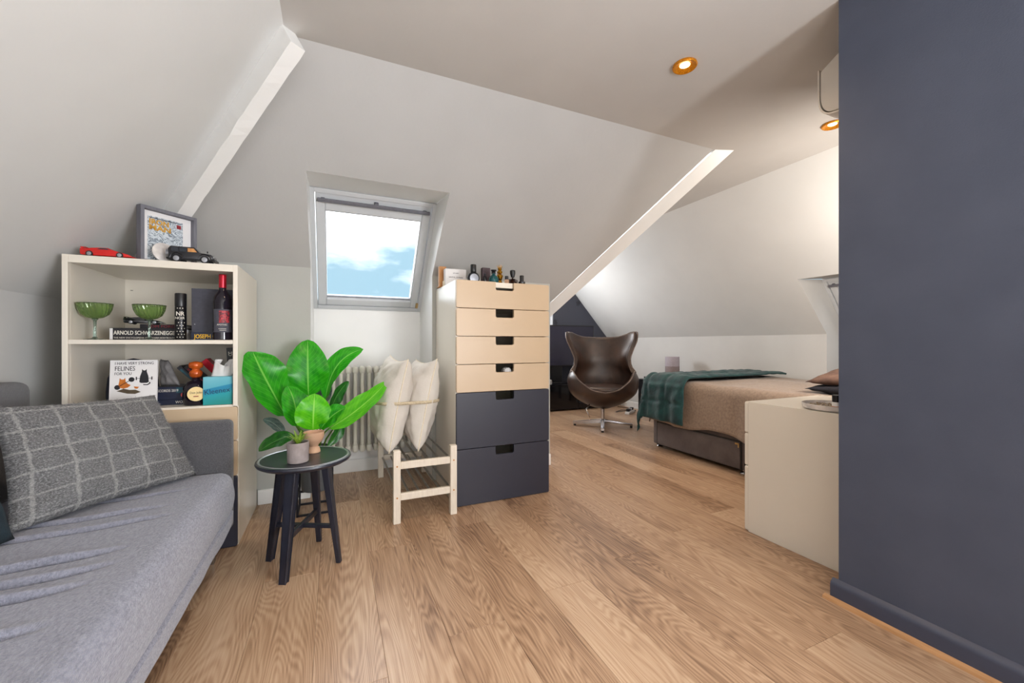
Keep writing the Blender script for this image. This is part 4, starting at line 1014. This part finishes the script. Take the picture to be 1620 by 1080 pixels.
fr_ = thing('picture_frame', 'grey box frame with a comic print standing on the bookcase', 'picture', (-.765, 2.242, BT), math.atan2(.165, .158))
fw, fh, fd = .226, .248, .032
fm = MB().box(0, .014, 0, fd, 0, fh, .001).box(fw-.014, fw, 0, fd, 0, fh, .001).box(.014, fw-.014, 0, fd, fh-.014, fh, .001).box(.014, fw-.014, 0, fd, 0, .014, .001).build('frame', M['frame_grey'], fr_)
MB().box(.0145, fw-.0145, .022, .028, .0145, fh-.0145).build('mount', M['paper'], fr_)
MB().box(.036, fw-.050, .0205, .0218, .020, fh-.036).build('print', M['art'], fr_)
text('title_lettering', 'IRON', .031, M['gold_ink'], fr_, T(.040, .0200, .178) @ RX90, fit=.078, bold=.0012)
text('title_lettering', 'MAN', .031, M['gold_ink'], fr_, T(.040, .0200, .152) @ RX90, fit=.086, bold=.0012)
MB().box(.040, .150, .0200, .0206, .2035, .2065).build('caption_line', M['ink'], fr_)
MB().box(.150, .168, .0200, .0206, .18, .198).build('corner_emblem', M['red_ink'], fr_)
dm = T(-.690, 2.262, BT+.0455) @ Rz(.75) @ Rx(PI/2-.25)
tag(MB().lathe([(0, -.004), (.043, -.004), (.0455, -.002), (.0455, .002), (.043, .004), (0, .004)], n=40, mx=dm).build('marble_coaster', M['marble'], None, smooth=True), 'round white marble coaster leaning against the framed print', 'coaster')
tag(MB().box(-.858, -.825, 2.40, 2.43, BT, BT+.034, .002).build('wooden_block', M['wood_dark'], None), 'small brown wooden block behind the framed print', 'block')

# upper shelf
SZ = .9355
def coupe(x, y, label):
    g = thing('coupe_glass', label, 'glass', (x, y, SZ), 0, 'green coupe glasses')
    def fb(u, v):
        a = 2*PI*u; prof = [(.004, .088), (.022, .092), (.040, .106), (.050, .128), (.054, .152)]
        s = v*4; k = min(3, int(s)); t = s-k; r = prof[k][0]*(1-t)+prof[k+1][0]*t; z = prof[k][1]*(1-t)+prof[k+1][1]*t
        r += .0026*math.sin(22*a+v*9)*min(1, v*3)
        return V((r*math.cos(a), r*math.sin(a), z))
    bw = MB().grid(fb, 132, 14); bw.weld(1e-6); bw.build('bowl', M['green_glass'], g, smooth='all', solid=.0016)
    MB().lathe([(0, 0), (.034, 0), (.035, .0015), (.012, .005), (.0055, .012), (.0045, .05), (.0055, .080), (.012, .0875), (0, .089)], n=24).build('stem', M['stem_glass'], g, smooth=True)
coupe(-.915, 2.245, 'green fluted coupe glass at the left of the upper shelf')
coupe(-.738, 2.250, 'green fluted coupe glass in front of the thick black book')
def book(name, label, x0, x1, y0, y1, z0, z1, cover, mx=None, group=None):
    t = thing(name, label, 'book', ((x0+x1)/2, y0, z0), 0, group); hx = (x1-x0)/2; d = y1-y0; h = z1-z0; c = .003
    MB().box(-hx, hx, 0, d, 0, c, .0006).box(-hx, hx, 0, d, h-c, h, .0006).box(-hx, hx, 0, c, c, h-c).build('cover', cover, t)
    MB().box(-hx+.004, hx-.004, c, d-.006, c, h-c).build('pages', M['paper'], t)
    return t
b1 = book('thick_book', 'thick black book with white spine lettering on the upper shelf', -.890, -.628, 2.302, 2.50, SZ, SZ+.052, M['book_black'])
text('spine_lettering', 'ARNOLD SCHWARZENEGGER', .0245, M['white_ink'], b1, T(-.118, -.0006, .023) @ RX90, fit=.222, bold=.0004)
text('spine_lettering', 'THE NEW ENCYCLOPEDIA OF MODERN BODYBUILDING', .0095, M['white_ink'], b1, T(-.118, -.0006, .006) @ RX90, fit=.222)
MB().box(-.131, -.121, -.0008, 0, .002, .050).build('spine_end', M['paper'], b1)
b2 = book('slim_book', 'slim black book with dark red lettering lying on the thick book', -.80, -.640, 2.335, 2.50, SZ+.0525, SZ+.0715, M['book_black'])
text('spine_lettering', 'TOM FORD', .016, M['red_ink'], b2, T(-.055, -.0006, .004) @ RX90, sx=1.25)
b3 = book('flat_book', 'black book with yellow spine lettering under the slate box', -.606, -.424, 2.302, 2.48, SZ, SZ+.036, M['book_navy'])
text('spine_lettering', 'JOSEPH G', .027, M['yellow_ink'], b3, T(-.078, -.0006, .008) @ RX90, fit=.082, bold=.0004)
sportscar('toy_coupe', 'black toy car on the books behind the glass', (-.812+.01, 2.40, SZ+.072), .1, .14, M['black_paint'])
bx = thing('slate_box', 'dark slate keepsake box standing on the shelf behind the wine bottle', 'box', (-.512, 2.33, SZ+.0365))
MB().box(-.098, .088, 0, .075, 0, .205, .002).build('body', M['slate'], bx)
MB().box(-.0985, .0885, -.001, .02, .0, .2055, .001).build('lid', M['slate'], bx)
MB().box(-.088, -.084, -.0018, -.001, .035, .04).build('stud', M['silver'], bx)
cn = thing('spray_can', 'slim black can with white lettering on the upper shelf', 'can', (-.632, 2.262, SZ))
MB().lathe([(0, 0), (.0205, 0), (.0215, .002), (.0215, .148), (.0205, .150), (0, .150)], n=32).build('body', M['tin'], cn, smooth=True)
MB().lathe([(0, .150), (.0212, .150), (.0215, .152), (.0215, .205), (.020, .2085), (0, .209)], n=32).build('cap', M['black'], cn, smooth=True)
text('brand_lettering', 'NR', .026, M['white_ink'], cn, T(.004, -.0225, .108) @ RX90, 'CENTER', sx=.85, bold=.0004)
text('brand_lettering', 'NOIR', .016, M['white_ink'], cn, T(.003, -.0225, .092) @ RX90, 'CENTER', sx=.9)
dots = MB()
for r_ in range(6):
    for c_ in range(-1, 2):
        a = -PI/2+.15+c_*.5+(r_ % 2)*.25; z = .012+.013*r_
        dots.lathe([(0, 0), (.0022, 0), (0, .001)], n=6, mx=T(.0215*math.cos(a), .0215*math.sin(a), z) @ Rz(a) @ Ry(PI/2))
for c_ in range(-1, 2):
    a = -PI/2+.15+c_*.45; dots.lathe([(0, 0), (.0024, 0), (0, .001)], n=6, mx=T(.0215*math.cos(a), .0215*math.sin(a), .141) @ Rz(a) @ Ry(PI/2))
dots.build('dot_pattern', M['white_ink'], cn, kind='stuff')
wb = thing('wine_bottle', 'dark wine bottle with red capsule and red label on the upper shelf', 'bottle', (-.472, 2.245, SZ))
MB().lathe([(0, 0), (.034, 0), (.037, .003), (.037, .175), (.034, .196), (.022, .218), (.0145, .232), (.0140, .255), (.0140, .288), (0, .288)], n=36).build('glass_body', M['wine'], wb, smooth=True)
MB().lathe([(.0146, .240), (.0148, .242), (.0148, .292), (.0152, .293), (.0152, .299), (.014, .301), (0, .301)], n=32).build('capsule', M['foil_red'], wb, smooth=True)
lab = MB().grid(lambda u, v: V((.0374*math.cos(-PI*.78+PI*.78*u), .0374*math.sin(-PI*.78+PI*.78*u), .035+.105*v)), 24, 2).build('label', M['slate'], wb, smooth='all')
nl_ = NT('red_scribble_label'); tcn = nl_.n('ShaderNodeTexCoord'); nn = nl_.n('ShaderNodeTexNoise', Scale=90.0, Detail=4, Distortion=1.5); nl_.l(tcn.outputs['Object'], nn.inputs['Vector'])
nl_.l(nl_.ramp(nn.outputs['Fac'], (.42, (72, 30, 40)), (.55, (168, 36, 48)), (.68, (196, 60, 66))), nl_.p.inputs['Base Color'])
MB().grid(lambda u, v: V((.0378*math.cos(-PI*.55+PI*.36*u), .0378*math.sin(-PI*.55+PI*.36*u), .078+.055*v)), 14, 2).build('red_emblem', nl_.m, lab, smooth='all')
text('label_lettering', 'APOTHIC', .0095, M['white_ink'], lab, T(.006, -.0386, .066) @ Rz(.12) @ RX90, 'CENTER', sx=.95)
MB().box(-.008, .022, -.0386, -.0380, .050, .0515).box(-.004, .022, -.0386, -.0380, .043, .0445).build('label_line', M['white_ink'], lab)

# lower shelf
LZ = .6435
cd = thing('greeting_card', 'white greeting card with two weightlifting cats on the lower shelf', 'card', (-.868, 2.235, LZ))
cmx = Rx(-.06)
cd.rotation_euler = (-.07, 0, 0)
MB().box(0, .158, 0, .002, 0, .205).box(0.001, .157, .012, .0135, 0, .20).build('card_sheet', M['paper'], cd)
text('print_lettering', 'I HAVE VERY STRONG', .0165, M['ink'], cd, T(.015, -.0005, .186) @ RX90, sx=.80)
text('print_lettering', 'FELINES', .0275, M['ink'], cd, T(.015, -.0005, .160) @ RX90, sx=.72)
text('print_lettering', 'FOR YOU', .0165, M['ink'], cd, T(.015, -.0005, .142) @ RX90, sx=.80)
def flat(poly, m, nm, d=.0004): return MB().prism(poly, -d, T(0, -.0002, 0)).build(nm, m, cd)
flat([(.098, .110), (.100, .135), (.106, .155), (.106, .166), (.111, .160), (.117, .160), (.122, .166), (.122, .155), (.128, .135), (.130, .110), (.124, .106), (.104, .106)], M['ink'], 'black_cat_drawing')
MB().tube([(.088, -.0008, .126), (.140, -.0008, .126)], .0009, 6).box(.086, .0895, -.001, 0, .119, .133).box(.1385, .142, -.001, 0, .119, .133).tube([(.112, -.0008, .099), (.126, -.0008, .098), (.134, -.0008, .104), (.133, -.0008, .109)], .0022, 6).build('barbell_drawing', M['ink'], cd)
flat([(.028, .090), (.032, .118), (.033, .129), (.038, .123), (.046, .123), (.051, .130), (.053, .112), (.060, .104), (.070, .098), (.060, .088), (.046, .084)], M['orange'], 'orange_cat_drawing')
flat([(.024, .074), (.060, .062), (.085, .060), (.104, .068), (.086, .078), (.066, .078), (.046, .084), (.038, .080)], M['olive'], 'cat_body_drawing')
flat([(.080, .092), (.098, .090), (.092, .082), (.084, .083)], M['orange'], 'cat_patch_drawing')
MB().tube([(.026, -.001, .090), (.072, -.001, .122)], .0012, 6).lathe([(0, 0), (.010, 0), (0, .001)], n=20, mx=T(.026, -.0004, .090) @ Rx(PI/2)).lathe([(0, 0), (.010, 0), (0, .001)], n=20, mx=T(.072, -.0004, .122) @ Rx(PI/2)).build('weights_drawing', M['navy_ink'] if 0 else M['ink'], cd)
tag(MB().lathe([(.088, 0), (.092, .01), (.093, .06), (.088, .12), (.068, .172), (.04, .198), (0, .208)], n=36, sy=.75).build('felt_hat', mat('navy_felt', (26, 32, 56), .85, var=(18, 22, 42), vscale=30, bump=.2, bscale=150), None, smooth='all', loc=(-.845, 2.40, LZ)), 'dark navy domed hat behind the greeting card', 'hat')
# stack of flat books
c1 = book('flat_book', 'dark book lying lowest in the short stack on the lower shelf', -.735, -.580, 2.285, 2.46, LZ, LZ+.024, M['book_navy'])
text('spine_lettering', 'WORLD', .016, M['white_ink'], c1, T(.0, -.0006, .006) @ RX90, sx=.9)
c2 = book('flat_book', 'blue book dated 2019 on top of the short stack', -.735, -.592, 2.288, 2.45, LZ+.0245, LZ+.080, M['book_navy'])
MB().box(.008, .066, -.0010, 0, .028, .052).build('cover_patch', M['book_teal'], c2)
text('spine_lettering', 'RECORDS 2019', .016, M['white_ink'], c2, T(-.068, -.0014, .034) @ RX90, sx=.78)
MB().lathe([(0, 0), (.012, 0), (0, .001)], n=20, mx=T(.036, -.0006, .018) @ Rx(PI/2)).build('round_emblem', mat('coral_ink', (214, 96, 90), .6, var=(196, 80, 76), vscale=60), c2)
# grey pouch
b, P = pillow([(-.725, 2.33, LZ+.082), (-.640, 2.30, LZ+.082), (-.700, 2.34, LZ+.20), (-.735, 2.36, LZ+.205)], .03, 14, 4, .006)
tag(b.build('grey_pouch', M['grey_cloth'], None, smooth='all'), 'crumpled grey pouch propped on the blue book', 'pouch')
# leaning dark boxes and red packet
def lean(name, label, cat, x, z, w, h, ang, y0, y1, m, lines=None):
    t = thing(name, label, cat, (x, y0, z), 0); t.rotation_euler = (0, ang, 0)
    MB().box(-w/2, w/2, 0, y1-y0, 0, h, .0015).build('case', m, t)
    if lines:
        for k, (a, c, mm) in enumerate(lines): MB().box(a, c, -.0008, 0, .015, h-.015).build('spine_print', mm, t)
    return t
lean('disc_case', 'dark teal disc case leaning left beside the grey pouch', 'case', -.582, LZ+.085, .018, .115, -.75, 2.33, 2.45, M['book_black'], [(-.007, .002, M['book_teal'])])
lean('disc_case', 'black disc case with red spine leaning behind the round bottle', 'case', -.558, LZ+.085, .016, .115, -.75, 2.335, 2.45, M['book_black'], [(-.004, .005, M['red_ink'])])
lean('snack_packet', 'shiny red foil packet leaning behind the round bottle', 'packet', -.520, LZ+.130, .03, .085, -.7, 2.37, 2.44, M['foil_red'])
# round tequila bottle
tq = thing('round_bottle', 'dark round bottle with cream label and amber stopper beside the tissue box', 'bottle', (-.575, 2.255, LZ))
MB().lathe([(0, 0), (.040, 0), (.046, .006), (.049, .04), (.046, .082), (.034, .102), (.016, .110), (.016, .122), (0, .122)], n=36).build('glass_body', M['wine'], tq, smooth='all')
MB().lathe([(0, .122), (.014, .122), (.022, .128), (.025, .142), (.022, .152), (.015, .156), (.015, .162), (.026, .168), (.0275, .180), (.024, .190), (.006, .195), (0, .196)], n=32).build('stopper', M['copper'], tq, smooth='all')
cl = MB().lathe([(0, 0), (.030, 0), (.0315, .0008), (0, .0022)], n=28, mx=T(.013, -.047, .052) @ Rz(.25) @ Rx(PI/2)).build('label', M['cream_lab'], tq)
text('label_lettering', 'Don Julio', .0135, M['ink'], cl, T(.013, -.0498, .054) @ Rz(.25) @ RX90, 'CENTER', sx=.85)
MB().box(-.014, .004, -.0004, .0, 0, .0035, mx=T(.018, -.0496, .040) @ Rz(.25)).build('label_line', M['red_ink'], cl)
# tissue box
tx_ = thing('tissue_box', 'blue green tissue box with a white tissue on the lower shelf', 'box', (-.481, 2.205, LZ))
MB().box(-.056, .054, 0, .112, 0, .126, .0015).build('carton', M['tissue_blue'], tx_)
text('brand_lettering', 'Kleenex', .032, M['navy_ink'], tx_, T(-.002, -.0008, .052) @ Ry(-.12) @ RX90, 'CENTER', sx=.92)
def ft(u, v):
    a = 2*PI*u; r = (.032*(1-.15*v)+.016*v*math.sin(3*a+1)+.008*math.sin(7*a)*v)
    return V((r*math.cos(a)*1.25+.012*v, .055+r*.6*math.sin(a), .124+.062*v*(1+.28*math.sin(2*a+.6))))
tm = MB().grid(ft, 40, 10); tm.weld(1e-6); tm.build('tissue', M['white_cloth'], tx_, smooth='all', solid=.001)
lean('slim_case', 'black case with white emblem in the right corner of the lower shelf', 'case', -.462, LZ, .030, .255, -.05, 2.40, 2.46, M['tin'])
lean('slim_case', 'slate case against the right side of the lower shelf', 'case', -.432, LZ, .016, .262, -.02, 2.40, 2.47, M['slate'])
em = C.objects['slim_case']
MB().lathe([(.005, 0), (.008, 0), (.008, .001), (.005, .001)], n=14, mx=T(0, -.0002, .222) @ Rx(PI/2)).box(-.008, -.004, -.001, 0, .228, .236).box(.004, .008, -.001, 0, .228, .236).build('emblem', M['white_ink'], em)

# ================================================================== SMALL THINGS ON THE TALL CHEST
TZ = 1.2805
ws = thing('white_gift_box', 'white box with small dark lettering on the tall chest', 'box', (.64, 2.50, TZ))
MB().box(0, .135, 0, .05, 0, .112, .0015).build('body', M['paper'], ws)
text('box_lettering', 'LE LABO', .010, M['ink'], ws, T(.068, -.0008, .082) @ RX90, 'CENTER')
text('box_lettering', 'SANTAL 33 PARIS', .012, M['ink'], ws, T(.068, -.0008, .055) @ RX90, 'CENTER')
tag(MB().box(.617, .663, 2.565, 2.60, TZ, TZ+.135, .002).box(.610, .668, 2.56, 2.605, TZ, TZ+.004).build('wooden_stand', M['wood_pale'], None), 'honey coloured wooden block at the back corner of the tall chest', 'block')
tag(MB().lathe([(0, 0), (.013, 0), (.0135, .001), (.0135, .034), (.011, .036), (0, .035)], n=22).build('small_candle', M['wax'], None, smooth=True, loc=(.644, 2.535, TZ)), 'small cream candle beside the wooden block on the tall chest', 'candle')
ba = thing('round_perfume_bottle', 'round silver perfume bottle with tall black cap on the tall chest', 'bottle', (.778, 2.36, TZ))
MB().lathe([(0, -.016), (.030, -.016), (.036, -.010), (.038, 0), (.036, .010), (.030, .016), (0, .016)], n=36, mx=T(0, 0, .0385) @ Rx(PI/2)).build('body', M['tin'], ba, smooth=True)
MB().lathe([(0, 0), (.024, 0), (.027, .002), (0, .003)], n=30, mx=T(0, -.0160, .036) @ Rx(PI/2)).build('front_disc', M['silver'], ba)
MB().lathe([(0, .074), (.017, .074), (.018, .076), (.018, .118), (.016, .121), (0, .121)], n=28).build('cap', M['black'], ba, smooth=True)
tag(MB().box(.82, 1.165, 2.30, 2.47, TZ, TZ+.010, .003).build('dark_tray', M['tin'], None), 'flat black tray holding perfume bottles on the tall chest', 'tray')
TT = TZ+.0105
tag(MB().box(.862, .915, 2.43, 2.465, TT, TT+.112, .002).build('brown_carton', mat('plum_carton', (70, 52, 58), .6, var=(60, 44, 50), vscale=40), None), 'dark plum carton standing behind the perfume bottles', 'box')
def bottle(name, label, x, y, prof, m, cap, cm, extra=None, n=28):
    t = thing(name, label, 'bottle', (x, y, TT), 0, 'perfume bottles on the tray')
    MB().lathe(prof, n=n).build('body', m, t, smooth=True); MB().lathe(cap, n=20).build('stopper', cm, t, smooth=True)
    return t
bottle('perfume_bottle', 'small dark navy bottle at the left end of the tray', .848, 2.345, [(0, 0), (.010, 0), (.011, .002), (.011, .036), (.008, .042), (0, .043)], M['black_gloss'], [(0, .043), (.007, .043), (.007, .058), (0, .059)], M['dark_metal'])
bottle('perfume_bottle', 'teal glass round perfume bottle on the tray', .905, 2.345, [(0, 0), (.025, 0), (.031, .008), (.031, .028), (.024, .044), (.010, .054), (.009, .062), (0, .062)], M['teal_glass'], [(0, .062), (.013, .062), (.014, .066), (.010, .072), (.018, .080), (.018, .084), (0, .086)], M['black'])
bottle('perfume_bottle', 'slim clear bottle with silver cap next to the golden bottle', .942, 2.40, [(0, 0), (.009, 0), (.009, .05), (0, .05)], M['clear'], [(0, .05), (.007, .05), (.007, .082), (0, .083)], M['silver'])
gb = bottle('perfume_bottle', 'golden sculpted perfume bottle in the middle of the tray', .968, 2.40, [(0, 0), (.016, 0), (.020, .010), (.012, .030), (.018, .046), (.022, .060), (.012, .072), (0, .073)], M['gold'], [(0, .073), (.014, .075), (.018, .085), (.010, .095), (.014, .104), (.006, .114), (0, .116)], M['gold'])
for k in range(5):
    a = -.9+.45*k; MB().tube([(0, 0, .10), (.016*math.sin(a), 0, .112), (.026*math.sin(a), 0, .126+.006*math.cos(a*2))], [.003, .002, .001], 6).build('spike', M['gold'], gb)
bottle('perfume_bottle', 'squat pale pink bottle with square black cap on the tray', .985, 2.325, [(0, 0), (.014, 0), (.015, .002), (.015, .024), (.012, .027), (0, .027)], M['terra'], [(0, .027), (.011, .027), (.011, .048), (0, .048)], M['black'], n=4)
bottle('perfume_bottle', 'clear square bottle with tall black faceted stopper on the tray', 1.045, 2.37, [(0, 0), (.034, 0), (.036, .003), (.036, .034), (.030, .038), (.006, .040), (.006, .050), (0, .050)], M['amber_glass'], [(0, .050), (.011, .051), (.018, .078), (.017, .094), (.010, .098), (0, .098)], M['black'], n=4)
bottle('perfume_bottle', 'small black bottle at the right end of the tray', 1.098, 2.345, [(0, 0), (.020, 0), (.022, .003), (.022, .022), (.014, .026), (0, .026)], M['black_gloss'], [(0, .026), (.013, .026), (.0135, .060), (.012, .062), (0, .062)], M['black'])
# cloths showing in drawer notches
tag(MB().lathe([(0, -.03), (.02, -.03), (.024, -.02), (.024, .02), (.02, .03), (0, .03)], n=20, mx=T(.955, 2.262, .752) @ Rx(PI/2)).build('rolled_cloth', M['white_cloth'], None, smooth='all'), 'rolled pale cloth inside the fourth drawer of the tall chest', 'cloth')

# ================================================================== TRAY ON THE WHITE CABINET
WT = .636
ty_ = thing('marble_tray', 'round white marble tray on the low white cabinet', 'tray', (1.975, 1.035, WT))
MB().lathe([(0, 0), (.108, 0), (.117, .006), (.119, .024), (.115, .0245), (.110, .010), (0, .0095)], n=56).build('dish', M['marble'], ty_, smooth=True)
bd_ = MB(); random.seed(5)
for k in range(150):
    a = random.random()*2*PI; r = .085*math.sqrt(random.random()); s = .0035+.003*random.random()
    bd_.lathe([(0, -s*.6), (s, -s*.2), (s*.8, s*.4), (0, s*.7)], (r*math.cos(a)-.01, r*math.sin(a), .0135+.004*random.random()), 6)
o = bd_.build('bead_heap', M['beads'], None, loc=(1.975, 1.035, WT)); tag(o, 'heap of dark and golden beads in the marble tray', 'beads', kind='stuff')
vb_ = thing('small_bottle', 'small white bottle with black cap standing in the marble tray', 'bottle', (1.893, .988, WT+.0098))
MB().lathe([(0, 0), (.0145, 0), (.0155, .002), (.0155, .030), (.013, .033), (0, .033)], n=24).build('body', M['white_cloth'], vb_, smooth=True)
MB().lathe([(0, .033), (.0145, .033), (.015, .035), (.015, .060), (.013, .062), (0, .062)], n=24).build('cap', M['black'], vb_, smooth=True)
MB().lathe([(.0157, .010), (.0157, .016)], n=24).build('label_band', M['orange'], vb_)
